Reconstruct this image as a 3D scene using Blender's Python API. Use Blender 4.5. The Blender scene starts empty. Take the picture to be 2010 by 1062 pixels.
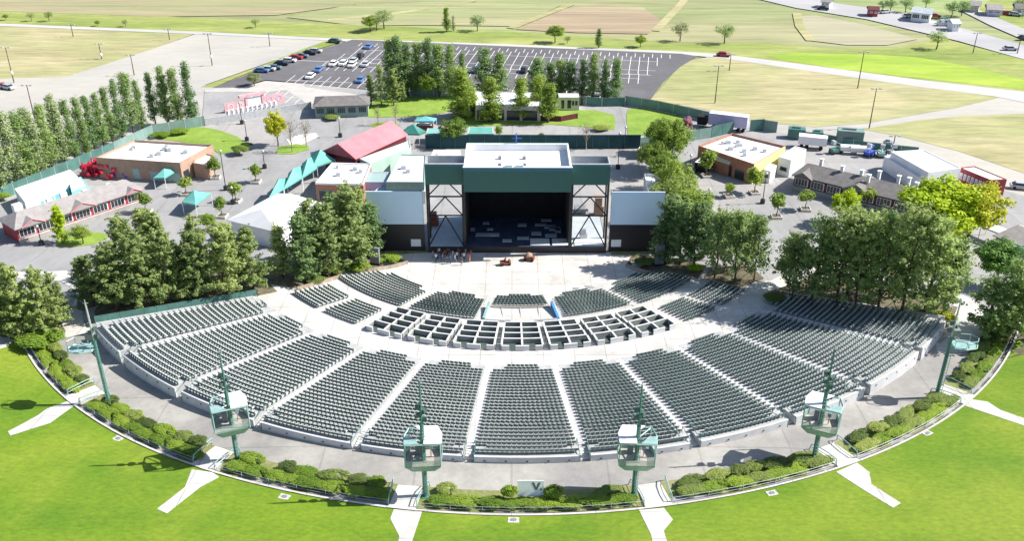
import bpy, bmesh, math, random
import numpy as np
from mathutils import Vector, Matrix, geometry
R=math.radians; PI=math.pi
rnd=random.Random(7); npr=np.random.RandomState(11)
sc=bpy.context.scene; COL=sc.collection

# ---------------------------------------------------------------- camera
CH=70.0; PITCH=.480; ROLL=-.002; FPX=1826.0; W0,H0=2010.0,1062.0
cam=bpy.data.cameras.new('camera'); camo=bpy.data.objects.new('camera',cam); COL.objects.link(camo)
cam.sensor_width=36; cam.lens=FPX/W0*36; cam.clip_end=12000; cam.clip_start=.5
camo.location=(0,0,CH); camo.rotation_mode='XYZ'
camo.rotation_euler=(Matrix.Rotation(R(90)-PITCH,3,'X')@Matrix.Rotation(-ROLL,3,'Z')).to_euler()
sc.camera=camo
_cp,_sp=math.cos(PITCH),math.sin(PITCH)
def ray(u,v):
    a=(u-1005)/FPX; b=(v-531)/FPX
    cr,sr=math.cos(ROLL),math.sin(ROLL)
    x=cr*a+sr*b; y=-sr*a+cr*b
    return Vector((x, -_sp*y+_cp, -_cp*y-_sp))
# ---------------------------------------------------------------- terrain
CX,CY=.84,163.7; A0=.7
PR=[(0,-6),(27,-6),(38.5,-4.2),(41,-4.05),(48.7,-3.0),(53.1,-2.95),(78,0),(87,0),(87.01,.25),(400,30)]
def prof(r):
    for (a,za),(b,zb) in zip(PR,PR[1:]):
        if r<=b: return za+(zb-za)*(r-a)/(b-a)
    return 30
def pol(x,y):
    dx,dy=x-CX,CY-y
    return math.hypot(dx,dy), math.degrees(math.atan2(dx,dy))-A0
def drop(r,a):
    t=min(1,max(0,(abs(a)-12)/40)); k=min(1,max(0,(r-73)/4)); return 1.3*t*t*(3-2*t)*k
def wing(a,z):
    t=min(1,max(0,(abs(a)-55)/33)); w=1-t*t*(3-2*t); return -6+(z+6)*w
def Hg(x,y):
    r,a=pol(x,y); a=abs(a)
    if a>88: return -6.0
    return wing(a,prof(r)-drop(r,a))
def P2(r,a):
    a=R(a+A0); return CX+r*math.sin(a), CY-r*math.cos(a)
def U(u,v,z=-6.0):
    d=ray(u,v); t=(z-CH)/d.z; return Vector((d.x*t,d.y*t,z))
def G(u,v):
    d=ray(u,v); t=30.0; p=None
    while t<3000:
        x,y,z=d.x*t,d.y*t,CH+d.z*t
        if z<=Hg(x,y): break
        t+=.8
    lo,hi=t-.8,t
    for _ in range(18):
        m=(lo+hi)/2
        if CH+d.z*m<=Hg(d.x*m,d.y*m): hi=m
        else: lo=m
    x,y=d.x*hi,d.y*hi; return Vector((x,y,Hg(x,y)))
def project(p):
    x,y,z=p[0],p[1],p[2]-CH
    X=x; D=y*_cp-z*_sp; Yd=-y*_sp-z*_cp
    cr,sr=math.cos(ROLL),math.sin(ROLL)
    a,b=cr*X-sr*Yd, sr*X+cr*Yd
    return 1005+FPX*a/D, 531+FPX*b/D
def hgt(base,vtop):
    h=0
    lo,hi=0,80
    for _ in range(30):
        m=(lo+hi)/2
        if project((base.x,base.y,base.z+m))[1]>vtop: lo=m
        else: hi=m
    return lo

# ---------------------------------------------------------------- materials
MT={}
JOINTS={'concrete':(.22,.6),'concourse_asphalt':(.09,.8),'plaza_asphalt':(.07,.82)}
FINE={'lawn_grass':(1.6,.3,(.8,1.4,1,.25)),'dry_grass':(.22,.36,(.4,2.6,1,.2)),'field_ground':(.1,.36,(.3,3,1,.45)),'verge_grass':(.25,.36,(.5,2.5,1,.1)),'wet_meadow':(.25,.2,(.5,2.5,1,.1)),'ploughed_soil':(.12,.36,(.2,4,1,.6)),'gravel_lot':(.25,.1,(.6,2,1,.3)),'plaza_asphalt':(.7,.12,(1,.4,1,.4)),'concourse_asphalt':(.9,.16,(1,1,1,0)),'parking_asphalt':(.4,.15,(1,1,1,0)),'concrete':(.9,.13,(1,1,1,0)),'stubble_field':(.12,.36,(.2,4,1,.1)),'pale_field':(.12,.36,(.2,4,1,.3)),'fallow_field':(.15,.18,(.2,4,1,.4)),'plaza_grass':(.9,.2,(1,1,1,0)),'mulch':(2,.4,(1,1,1,0)),'bed_grass':(2,.35,(1,1,1,0)),'bank_soil':(1.5,.4,(1,1,1,0))}
def mat(name,c,rough=.7,var=0,scale=1.0,metal=0,c2=None,detail=4,stretch=None,translucent=0,spec=.5,bump=0,bscale=20,objrand=0,alpha=1,contrast=(.35,.65),c3=None,s3=.1):
    if name in MT: return MT[name]
    m=bpy.data.materials.new(name); m.use_nodes=True; nt=m.node_tree; N=nt.nodes; L=nt.links
    b=N['Principled BSDF']; b.inputs['Roughness'].default_value=rough; b.inputs['Metallic'].default_value=metal
    b.inputs['Specular IOR Level'].default_value=spec; b.inputs['Base Color'].default_value=(*c,1); b.inputs['Alpha'].default_value=alpha
    out=None; fine=FINE.get(name)
    if var or c2:
        tc=N.new('ShaderNodeTexCoord'); mp=N.new('ShaderNodeMapping'); L.new(tc.outputs['Object'],mp.inputs[0])
        if stretch: mp.inputs['Scale'].default_value=stretch[:3]; mp.inputs['Rotation'].default_value=(0,0,stretch[3] if len(stretch)>3 else 0)
        nz=N.new('ShaderNodeTexNoise'); nz.inputs['Scale'].default_value=scale; nz.inputs['Detail'].default_value=detail; nz.inputs['Roughness'].default_value=.6
        L.new(mp.outputs[0],nz.inputs['Vector'])
        cr=N.new('ShaderNodeValToRGB'); L.new(nz.outputs['Fac'],cr.inputs[0])
        cr.color_ramp.elements[0].position=contrast[0]; cr.color_ramp.elements[1].position=contrast[1]
        lo=[max(0,x*(1-var)) for x in c]; hi=[min(1,x*(1+var)) for x in c] if not c2 else c2
        if c2: lo=c
        cr.color_ramp.elements[0].color=(*lo,1); cr.color_ramp.elements[1].color=(*hi,1)
        out=cr.outputs[0]
        if c3:
            n2=N.new('ShaderNodeTexNoise'); n2.inputs['Scale'].default_value=s3; n2.inputs['Detail'].default_value=3; L.new(tc.outputs['Object'],n2.inputs['Vector'])
            r2=N.new('ShaderNodeValToRGB'); L.new(n2.outputs['Fac'],r2.inputs[0]); r2.color_ramp.elements[0].position=.45; r2.color_ramp.elements[1].position=.62
            mx=N.new('ShaderNodeMixRGB'); L.new(r2.outputs[0],mx.inputs[0]); L.new(out,mx.inputs[1]); mx.inputs[2].default_value=(*c3,1); out=mx.outputs[0]
    if fine and out:
        m3=N.new('ShaderNodeMapping'); L.new(tc.outputs['Object'],m3.inputs[0]); m3.inputs['Scale'].default_value=fine[2][:3]; m3.inputs['Rotation'].default_value=(0,0,fine[2][3])
        n3=N.new('ShaderNodeTexNoise'); n3.inputs['Scale'].default_value=fine[0]; n3.inputs['Detail'].default_value=12; n3.inputs['Roughness'].default_value=.75; L.new(m3.outputs[0],n3.inputs['Vector'])
        r3=N.new('ShaderNodeMapRange'); L.new(n3.outputs['Fac'],r3.inputs[0]); r3.inputs[1].default_value=.3; r3.inputs[2].default_value=.7; r3.inputs[3].default_value=1-fine[1]; r3.inputs[4].default_value=1+fine[1]
        h3=N.new('ShaderNodeHueSaturation'); L.new(out,h3.inputs['Color']); L.new(r3.outputs[0],h3.inputs['Value']); out=h3.outputs[0]
    if name in JOINTS:
        bk=N.new('ShaderNodeTexBrick'); bk.offset=0; bk.inputs['Scale'].default_value=JOINTS[name][0]; bk.inputs['Mortar Size'].default_value=.012; bk.inputs['Brick Width'].default_value=1; bk.inputs['Row Height'].default_value=1
        bk.inputs['Color1'].default_value=(1,1,1,1); bk.inputs['Color2'].default_value=(.95,.945,.94,1); bk.inputs['Mortar'].default_value=(*[JOINTS[name][1]]*3,1); L.new(tc.outputs['Object'],bk.inputs['Vector'])
        mm_=N.new('ShaderNodeMixRGB'); mm_.blend_type='MULTIPLY'; mm_.inputs[0].default_value=1; L.new(out,mm_.inputs[1]); L.new(bk.outputs[0],mm_.inputs[2]); out=mm_.outputs[0]
    if objrand:
        oi=N.new('ShaderNodeObjectInfo'); hs=N.new('ShaderNodeHueSaturation')
        mr=N.new('ShaderNodeMapRange'); L.new(oi.outputs['Random'],mr.inputs[0]); mr.inputs[3].default_value=1-objrand; mr.inputs[4].default_value=1+objrand
        L.new(mr.outputs[0],hs.inputs['Value'])
        mr2=N.new('ShaderNodeMapRange'); L.new(oi.outputs['Random'],mr2.inputs[0]); mr2.inputs[3].default_value=.5+objrand*.06; mr2.inputs[4].default_value=.5-objrand*.06
        L.new(mr2.outputs[0],hs.inputs['Hue'])
        if out: L.new(out,hs.inputs['Color'])
        else: hs.inputs['Color'].default_value=(*c,1)
        out=hs.outputs[0]
    if out: L.new(out,b.inputs['Base Color'])
    if bump:
        tc2=N.new('ShaderNodeTexCoord'); nb=N.new('ShaderNodeTexNoise'); nb.inputs['Scale'].default_value=bscale; L.new(tc2.outputs['Object'],nb.inputs['Vector'])
        bm_=N.new('ShaderNodeBump'); bm_.inputs['Strength'].default_value=bump; L.new(nb.outputs['Fac'],bm_.inputs['Height']); L.new(bm_.outputs[0],b.inputs['Normal'])
    if translucent:
        tr=N.new('ShaderNodeBsdfTranslucent'); mx=N.new('ShaderNodeMixShader'); mx.inputs[0].default_value=translucent
        if out: L.new(out,tr.inputs[0])
        else: tr.inputs[0].default_value=(*c,1)
        L.new(b.outputs[0],mx.inputs[1]); L.new(tr.outputs[0],mx.inputs[2]); L.new(mx.outputs[0],N['Material Output'].inputs[0])
    MT[name]=m; return m
def stripes(name,c1,c2,freq,axis='X',rough=.5):
    m=mat(name,c1,rough); nt=m.node_tree; N=nt.nodes; L=nt.links
    tc=N.new('ShaderNodeTexCoord'); w=N.new('ShaderNodeTexWave'); w.bands_direction=axis; w.inputs['Scale'].default_value=freq; w.inputs['Distortion'].default_value=.3
    L.new(tc.outputs['Object'],w.inputs['Vector']); r=N.new('ShaderNodeMixRGB'); L.new(w.outputs['Fac'],r.inputs[0]); r.inputs[1].default_value=(*c1,1); r.inputs[2].default_value=(*c2,1)
    L.new(r.outputs[0],N['Principled BSDF'].inputs['Base Color']); return m

M_terr=mat('terrace_concrete',(.33,.34,.34),.85,c2=(.45,.455,.45),scale=.8,detail=8)
M_conc=mat('concrete',(.47,.455,.43),.85,c2=(.60,.585,.56),scale=.25,detail=8)
M_concw=mat('concrete_wall',(.48,.48,.5),.85,c2=(.6,.6,.62),scale=.6,detail=6)
M_aspc=mat('concourse_asphalt',(.30,.288,.268),.9,c2=(.375,.36,.335),scale=.15,detail=9,contrast=(.38,.6),c3=(.26,.253,.245),s3=.07)
M_aspl=mat('plaza_asphalt',(.26,.26,.265),.9,c2=(.33,.33,.335),scale=.16,detail=12,contrast=(.3,.7),stretch=(1,.35,1,.5),c3=(.36,.345,.335),s3=.03)
M_grav=mat('gravel_lot',(.35,.335,.315),.9,c2=(.42,.405,.38),scale=.03,detail=9,stretch=(1,2.2,1,.3),c3=(.44,.42,.37),s3=.012)
M_lot=mat('parking_asphalt',(.10,.095,.105),.9,c2=(.145,.138,.15),scale=.04,detail=8)
M_road=mat('road_surface',(.42,.41,.4),.9,c2=(.5,.49,.47),scale=.05,detail=7)
M_hwy=mat('highway_surface',(.33,.33,.34),.9,c2=(.42,.41,.42),scale=.02,detail=7,stretch=(1,3,1,.4))
M_paint=mat('white_paint',(.75,.75,.75),.6,var=.1,scale=2)
M_dry=mat('dry_grass',(.32,.29,.14),.95,c2=(.45,.40,.235),scale=.035,detail=10,stretch=(.6,1.6,1,.25),c3=(.30,.31,.13),s3=.02,contrast=(.3,.7))
M_field=mat('field_ground',(.19,.24,.09),.95,c2=(.33,.31,.17),scale=.012,detail=10,stretch=(.35,2.4,1,.5),c3=(.27,.34,.13),s3=.006,contrast=(.3,.7))
M_brownf=mat('ploughed_soil',(.30,.22,.15),.95,c2=(.36,.31,.19),scale=.02,detail=9,stretch=(.3,3,1,.6),contrast=(.35,.65))
M_verge=mat('verge_grass',(.17,.24,.04),.95,c2=(.33,.345,.11),scale=.03,detail=10,stretch=(.6,2.2,1,.15),contrast=(.3,.7))
M_brightg=mat('wet_meadow',(.22,.34,.03),.95,c2=(.34,.44,.05),scale=.04,detail=8,stretch=(.6,2,1,.1))
M_lawn=mat('lawn_grass',(.085,.18,.004),.95,c2=(.15,.235,.006),scale=.1,detail=14,stretch=(.4,1.8,1,.2),c3=(.18,.25,.015),s3=.06,contrast=(.3,.7),bump=.3,bscale=3)
M_plawn=mat('plaza_grass',(.16,.27,.03),.95,c2=(.24,.34,.05),scale=.2,detail=8)
M_mulch=mat('mulch',(.10,.075,.05),.95,c2=(.2,.15,.10),scale=.8,detail=8)
M_bank=mat('bank_soil',(.09,.075,.05),.95,c2=(.17,.15,.09),scale=.5,detail=8)
M_bedg=mat('bed_grass',(.14,.2,.03),.95,c2=(.26,.24,.12),scale=.6,detail=8)
M_white=mat('white_metal',(.78,.79,.8),.5,var=.06,scale=.6)
M_wroof=mat('white_roof',(.72,.73,.75),.7,c2=(.80,.81,.82),scale=.35,detail=7)
M_sblue=mat('screen_cloth',(.60,.76,.95),.45,c2=(.68,.83,.98),scale=.12,detail=3)  # pale blue puts the sky's reflection on the screens into the colour
M_green=stripes('green_siding',(.032,.115,.105),(.04,.135,.12),3.2)
M_blue=mat('blue_strip',(.06,.24,.5),.5,var=.2,scale=.5)
M_black=mat('black_cloth',(.008,.008,.011),.9,var=.4,scale=.4)
M_dkwall=stripes('dark_slat_wall',(.018,.016,.02),(.03,.026,.03),1.2,'Z')
M_deck=mat('stage_deck',(.05,.07,.12),.6,var=.3,scale=.5)
M_deckp=mat('stage_apron',(.42,.47,.5),.7,var=.1,scale=.5)
M_steelb=mat('black_steel',(.02,.02,.025),.5,var=.2)
M_teal=mat('teal_steel',(.07,.19,.17),.45,var=.2,scale=2)
M_tealp=mat('pale_teal_panel',(.27,.42,.40),.4,var=.12,scale=1.5)
M_glassy=mat('clear_panel',(.35,.5,.5),.15,var=.05,alpha=.35)
M_seat=mat('seat_green',(.10,.15,.145),.3,var=.25,scale=.8,spec=.6)
M_tcan=mat('teal_canopy',(.10,.34,.30),.6,c2=(.15,.42,.37),scale=.5)
M_tcand=mat('green_canopy',(.03,.2,.17),.6,var=.15,scale=.5)
M_red=mat('red_paint',(.30,.03,.045),.6,var=.2,scale=.6)
M_pink=mat('sunlit_red_roof',(.62,.16,.19),.6,c2=(.7,.21,.24),scale=.3)  # on the barn roof this pink is sunlight on red, put into the colour
M_dred=mat('dark_red_wall',(.12,.02,.03),.7,var=.2,scale=.6)
M_hot=mat('bright_red_plastic',(.55,.02,.06),.4,var=.15)
M_bluep=mat('blue_plastic',(.05,.1,.5),.4,var=.2)
M_brick=mat('tan_block',(.36,.23,.17),.85,c2=(.43,.29,.21),scale=1.2)
M_brickr=mat('red_brick',(.33,.14,.09),.85,c2=(.4,.2,.13),scale=1.2)
M_yell=mat('yellow_wall',(.72,.66,.3),.7,var=.06,scale=.5)
M_gshing=mat('grey_shingle',(.27,.25,.25),.9,c2=(.34,.32,.31),scale=.9,detail=8)
M_dshing=mat('dark_shingle',(.14,.13,.13),.9,c2=(.2,.185,.18),scale=.9,detail=8)
M_mint=mat('mint_wall',(.42,.58,.5),.7,var=.08,scale=.4)
M_pgreen=mat('pale_green_wall',(.24,.34,.31),.7,var=.1,scale=.4)
M_dglass=mat('dark_glass',(.03,.04,.05),.15,var=.1)
M_wglass=mat('pale_window',(.45,.5,.53),.3,var=.15)
M_cream=mat('cream_wall',(.62,.58,.5),.7,var=.06)
M_mesh=mat('green_fence_mesh',(.07,.17,.15),.8,var=.2,scale=.4)
M_meshp=mat('pale_fence_mesh',(.17,.27,.24),.8,var=.15,scale=.4)
M_galv=mat('galvanised',(.5,.52,.54),.45,var=.1,metal=.3)
M_wood=mat('pole_wood',(.12,.085,.06),.9,var=.2,scale=2)
M_bark=mat('bark',(.10,.075,.055),.95,var=.3,scale=3)
M_barkp=mat('pale_bark',(.3,.26,.21),.95,var=.2,scale=3)
M_tyre=mat('tyre',(.015,.015,.015),.9,var=.2)
M_grey=mat('grey_metal',(.22,.23,.25),.5,var=.15)
M_orange=mat('rust_paint',(.27,.09,.045),.6,var=.2)
M_wallrock=mat('rock_wall',(.3,.24,.18),.95,c2=(.45,.38,.3),scale=1.6,detail=8)
M_purp=mat('lavender_panel',(.5,.48,.68),.5,var=.08)
def leafmat(n,c,c2,t=.5): return mat(n,c,.65,c2=c2,scale=.55,detail=3,translucent=t,objrand=.22,spec=.25,contrast=(.35,.65))
L_pine=leafmat('pine_foliage',(.25,.34,.11),(.43,.50,.20),.5)
L_pined=leafmat('dark_pine_foliage',(.17,.27,.11),(.31,.42,.16),.5)
L_pmid=leafmat('mid_pine_foliage',(.24,.35,.12),(.42,.52,.19),.5)
L_pop=leafmat('poplar_foliage',(.24,.36,.12),(.38,.50,.18))
L_popd=leafmat('dark_poplar_foliage',(.18,.30,.12),(.31,.43,.17))
L_elm=leafmat('young_tree_foliage',(.22,.33,.05),(.36,.46,.1))
L_lime=leafmat('lime_foliage',(.34,.50,.012),(.52,.62,.03),.35)
L_yel=leafmat('golden_foliage',(.46,.50,.03),(.56,.56,.05),.35)
L_shr=leafmat('shrub_foliage',(.29,.39,.09),(.43,.49,.16))
L_shrd=leafmat('dark_shrub_foliage',(.14,.21,.06),(.25,.32,.09))
L_hedge=leafmat('hedge_foliage',(.24,.38,.045),(.38,.50,.09))
L_sparse=leafmat('bare_twigs',(.25,.22,.13),(.34,.31,.19))
L_blos=leafmat('pink_blossom',(.62,.3,.36),(.75,.45,.5))
L_scrub=leafmat('grey_scrub',(0.280,0.333,0.158),(0.420,0.455,0.228))

# ---------------------------------------------------------------- mesh helpers
class MB:
    def __init__(s): s.v=[]; s.f=[]; s.mi=[]; s.k=0
    def mat(s,k): s.k=k; return s
    def add(s,vs,fs):
        o=len(s.v); s.v+= [tuple(x) for x in vs]; s.f+=[tuple(i+o for i in f) for f in fs]; s.mi+=[s.k]*len(fs); return s
    def box(s,x0,y0,z0,x1,y1,z1):
        return s.add([(x0,y0,z0),(x1,y0,z0),(x1,y1,z0),(x0,y1,z0),(x0,y0,z1),(x1,y0,z1),(x1,y1,z1),(x0,y1,z1)],
          [(0,3,2,1),(4,5,6,7),(0,1,5,4),(1,2,6,5),(2,3,7,6),(3,0,4,7)])
    def cbox(s,c,sz,rz=0,rx=0,ry=0):
        M=Matrix.Translation(Vector(c))@Matrix.Rotation(rz,4,'Z')@Matrix.Rotation(rx,4,'X')@Matrix.Rotation(ry,4,'Y')
        h=[q/2 for q in sz]
        vs=[M@Vector((sx*h[0],sy*h[1],sz_*h[2])) for sx,sy,sz_ in ((-1,-1,-1),(1,-1,-1),(1,1,-1),(-1,1,-1),(-1,-1,1),(1,-1,1),(1,1,1),(-1,1,1))]
        return s.add(vs,[(0,3,2,1),(4,5,6,7),(0,1,5,4),(1,2,6,5),(2,3,7,6),(3,0,4,7)])
    def tube(s,a,b,r,r2=None,n=6,cap=True):
        a=Vector(a);b=Vector(b); d=(b-a); r2=r if r2 is None else r2
        if d.length<1e-6: return s
        z=d.normalized(); x=z.cross(Vector((0,0,1)) if abs(z.z)<.95 else Vector((1,0,0))).normalized(); y=z.cross(x)
        vs=[a+(x*math.cos(2*PI*i/n)+y*math.sin(2*PI*i/n))*r for i in range(n)]+[b+(x*math.cos(2*PI*i/n)+y*math.sin(2*PI*i/n))*r2 for i in range(n)]
        fs=[(i,n+i,n+(i+1)%n,(i+1)%n) for i in range(n)]
        if cap: fs+=[tuple(range(n)),tuple(range(2*n-1,n-1,-1))]
        return s.add(vs,fs)
    def prism(s,pts,z0,z1):
        n=len(pts); z0s=z0 if hasattr(z0,'__len__') else [z0]*n; z1s=z1 if hasattr(z1,'__len__') else [z1]*n
        vs=[(p[0],p[1],z0s[i]) for i,p in enumerate(pts)]+[(p[0],p[1],z1s[i]) for i,p in enumerate(pts)]
        area=sum(pts[i][0]*pts[(i+1)%n][1]-pts[(i+1)%n][0]*pts[i][1] for i in range(n))
        fs=[(i,(i+1)%n,n+(i+1)%n,n+i) for i in range(n)]+[tuple(range(n-1,-1,-1)),tuple(range(n,2*n))]
        if area<0: fs=[f[::-1] for f in fs]
        return s.add(vs,fs)
    def lathe(s,c,prof_,n=12):
        vs=[];fs=[];c=Vector(c)
        for (r,z) in prof_:
            for i in range(n): vs.append((c.x+r*math.cos(2*PI*i/n),c.y+r*math.sin(2*PI*i/n),c.z+z))
        for j in range(len(prof_)-1):
            for i in range(n):
                a=j*n+i;b=j*n+(i+1)%n; fs.append((a,b,b+n,a+n))
        fs.append(tuple(range(n-1,-1,-1))); m=len(prof_)-1; fs.append(tuple(m*n+i for i in range(n)))
        return s.add(vs,fs)
    def mesh(s,name,mats):
        me=bpy.data.meshes.new(name); me.from_pydata(s.v,[],s.f)
        if not isinstance(mats,(list,tuple)): mats=[mats]
        for m in mats: me.materials.append(m)
        if len(mats)>1: me.polygons.foreach_set('material_index',s.mi)
        me.update(); return me
    def build(s,name,mats,parent=None,**tg):
        return link(name,s.mesh(name,mats),parent,**tg)
def tag(o,label=None,cat=None,group=None,kind=None):
    while label and len(label.split())>15 and ' the ' in label: k=label.rindex(' the '); label=label[:k]+label[k+4:]
    if label: o['label']=label
    if cat: o['category']=cat
    if group: o['group']=group
    if kind: o['kind']=kind
    return o
def link(name,me,parent=None,**tg):
    o=bpy.data.objects.new(name,me); COL.objects.link(o)
    if parent: o.parent=parent
    return tag(o,**tg)
def empty(name,loc,rz=0,label=None,cat=None,group=None):
    o=bpy.data.objects.new(name,None); COL.objects.link(o); o.location=loc; o.rotation_euler=(0,0,rz); o.empty_display_size=.5
    return tag(o,label,cat,group)
def copy_tree(o,parent=None):
    c=o.copy(); COL.objects.link(c); c.parent=parent
    for ch in list(o.children): copy_tree(ch,c)
    return c
ORD=['first','second','third','fourth','fifth','sixth','seventh','eighth','ninth','tenth','eleventh','twelfth','thirteenth','fourteenth','fifteenth','sixteenth','seventeenth','eighteenth','nineteenth','twentieth','twenty-first','twenty-second','twenty-third','twenty-fourth','twenty-fifth','twenty-sixth','twenty-seventh','twenty-eighth','twenty-ninth','thirtieth']

# ---------------------------------------------------------------- ground sheets
def flat_sheet(name,px,m,off,kind='structure',world=None,z=-6,**tg):
    pts=[Vector((p[0],p[1],0)) for p in world] if world else [U(*p,z) for p in px]
    tris=geometry.tessellate_polygon([pts])
    vs=[(p.x,p.y,z+off) for p in pts]
    me=bpy.data.meshes.new(name); me.from_pydata(vs,[],[tuple(t) for t in tris]); me.materials.append(m)
    bm=bmesh.new(); bm.from_mesh(me); bmesh.ops.recalc_face_normals(bm,faces=bm.faces)
    for f in bm.faces:
        f.normal_update()
        if f.normal.z<0: f.normal_flip()
    bm.to_mesh(me); bm.free()
    return link(name,me,kind=kind,**tg)
def drape(name,px,m,off,kind='structure',world=None,cell=2.0,**tg):
    pts=[Vector((p[0],p[1],0)) for p in world] if world else [G(*p) for p in px]
    pts=[Vector((p.x,p.y,0)) for p in pts]
    bm=bmesh.new(); vs=[bm.verts.new(p) for p in pts]
    for t in geometry.tessellate_polygon([pts]):
        try: bm.faces.new([vs[i] for i in t])
        except ValueError: pass
    xs=[p.x for p in pts]; ys=[p.y for p in pts]
    for ax,lo,hi in ((0,min(xs),max(xs)),(1,min(ys),max(ys))):
        k=math.ceil(lo/cell)
        while k*cell<hi:
            co=[0,0,0]; co[ax]=k*cell; no=[0,0,0]; no[ax]=1
            bmesh.ops.bisect_plane(bm,geom=bm.verts[:]+bm.edges[:]+bm.faces[:],plane_co=co,plane_no=no)
            k+=1
    for v in bm.verts: v.co.z=Hg(v.co.x,v.co.y)+off
    for f in bm.faces:
        f.normal_update()
        if f.normal.z<0: f.normal_flip()
    me=bpy.data.meshes.new(name); bm.to_mesh(me); bm.free(); me.materials.append(m)
    return link(name,me,kind=kind,**tg)
def sector(name,r0,r1,a0,a1,m,off,dr=2.0,da=1.5,zf=None,kind='structure',**tg):
    nr=max(1,int((r1-r0)/dr)); na=max(1,int((a1-a0)/da)); vs=[];fs=[]
    for i in range(nr+1):
        for j in range(na+1):
            x,y=P2(r0+(r1-r0)*i/nr,a0+(a1-a0)*j/na); z=(zf(x,y) if zf else Hg(x,y))+off; vs.append((x,y,z))
    for i in range(nr):
        for j in range(na):
            a=i*(na+1)+j; fs.append((a,a+1,a+na+2,a+na+1)[::-1])
    me=bpy.data.meshes.new(name); me.from_pydata(vs,[],fs); me.materials.append(m)
    return link(name,me,kind=kind,**tg)
def lines(lo,hi,a,b,step,far):
    L=list(np.arange(a,b+.01,step)); s=step; x=L[-1]
    R_=[]
    while x<hi: s*=1.35; x+=s; R_.append(x)
    s=step; x=L[0]; Lf=[]
    while x>lo: s*=1.35; x-=s; Lf.append(x)
    return Lf[::-1]+L+R_
xs=lines(-4000,4000,-112,112,2,0); ys=lines(-1500,6000,-10,200,2,0)
vs=[(x,y,Hg(x,y)-.35) for y in ys for x in xs]; nx=len(xs)
fs=[(j*nx+i,j*nx+i+1,(j+1)*nx+i+1,(j+1)*nx+i) for j in range(len(ys)-1) for i in range(nx-1)]
me=bpy.data.meshes.new('ground'); me.from_pydata(vs,[],fs); me.materials.append(M_field); link('ground',me,kind='structure')

# regional sheets (pixel outlines unprojected onto the ground plane)
flat_sheet('verge',[(-900,8),(-400,16),(0,22),(400,36),(800,52),(1000,60),(1340,82),(1500,80),(1640,92),(1760,88),(1850,70),(2010,112),(2500,205),(2500,262),(2010,185),(1700,146),(1400,108),(1000,91),(650,80),(400,67),(0,50),(-400,47),(-900,40)],M_verge,-.16)
flat_sheet('meadow',[(1500,106),(1560,100),(1640,102),(1720,103),(1800,108),(1850,116),(1930,132),(2010,152),(2400,215),(2400,235),(2010,170),(1800,148),(1650,132),(1530,113)],M_brightg,-.13)
flat_sheet('field',[(1010,56),(1110,14),(1180,6),(1260,12),(1300,40),(1270,64),(1130,62)],M_brownf,-.12)
flat_sheet('field',[(-300,-5),(560,-6),(700,8),(540,30),(300,34),(-300,14)],mat('stubble_field',(.26,.27,.13),.95,c2=(.38,.30,.2),scale=.015,detail=9,stretch=(.3,3,1,.1)),-.12)
flat_sheet('field',[(1562,28),(1600,26),(1700,45),(1800,72),(1740,84),(1660,84),(1590,76),(1575,50)],mat('fallow_field',(.33,.30,.21),.95,c2=(.38,.37,.24),scale=.03,detail=9,stretch=(.3,3,1,.4)),-.12)
flat_sheet('field',[(560,34),(680,10),(860,2),(1100,8),(1010,50),(820,48),(700,50)],mat('pale_field',(.25,.29,.12),.95,c2=(.36,.33,.19),scale=.02,detail=9,stretch=(.3,3,1,.3)),-.125)
for L in ([(1562,22),(1568,48),(1590,76)],[(1345,-8),(1330,10),(1285,58)],[(1120,6),(1060,30),(1000,54)],[(930,0),(800,22),(640,40)]):
    pts=[U(*p) for p in L]; wpl=[]
    for s in (1,-1):
        seg=[]
        for i,p in enumerate(pts):
            d=(pts[min(i+1,len(pts)-1)]-pts[max(i-1,0)]).normalized(); n=Vector((-d.y,d.x,0))*1.6*s; seg.append((p+n)[:2])
        wpl+=seg if s>0 else seg[::-1]
    flat_sheet('path',None,M_dry,-.10,world=wpl)
flat_sheet('field',[(-700,50),(0,50),(390,64),(260,110),(130,152),(0,158),(-700,190)],M_dry,-.14)
flat_sheet('field',[(1950,-10),(2010,0),(2500,90),(2500,150),(2010,62),(1900,20)],M_verge,-.14)
flat_sheet('gravel_lot',[(-700,190),(0,157),(130,152),(260,110),(390,65),(650,79),(600,96),(500,132),(400,168),(500,175),(700,190),(700,205),(400,248),(220,300),(0,400),(-700,640)],M_grav,-.12)
flat_sheet('field',[(392,172),(470,146),(600,94),(640,80),(672,80),(650,88),(548,120),(470,150),(420,172)],M_verge,-.07)
flat_sheet('gravel_lot',[(1225,186),(1290,180),(1340,120),(1400,106),(2010,182),(2700,262),(2700,560),(2010,380),(1750,310),(1560,262),(1440,248),(1225,215)],M_grav,-.12)
flat_sheet('field',[(1276,193),(1300,165),(1325,135),(1352,116),(1400,110),(1500,121),(1700,150),(1850,170),(1945,180),(1962,186),(1930,194),(1880,206),(1700,238),(1600,246),(1480,236),(1380,212),(1290,198)],M_dry,-.07)
flat_sheet('field',[(2010,218),(1900,222),(1800,232),(1690,250),(1760,262),(1880,292),(2010,335),(2700,520),(2700,300)],M_dry,-.07)
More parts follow.
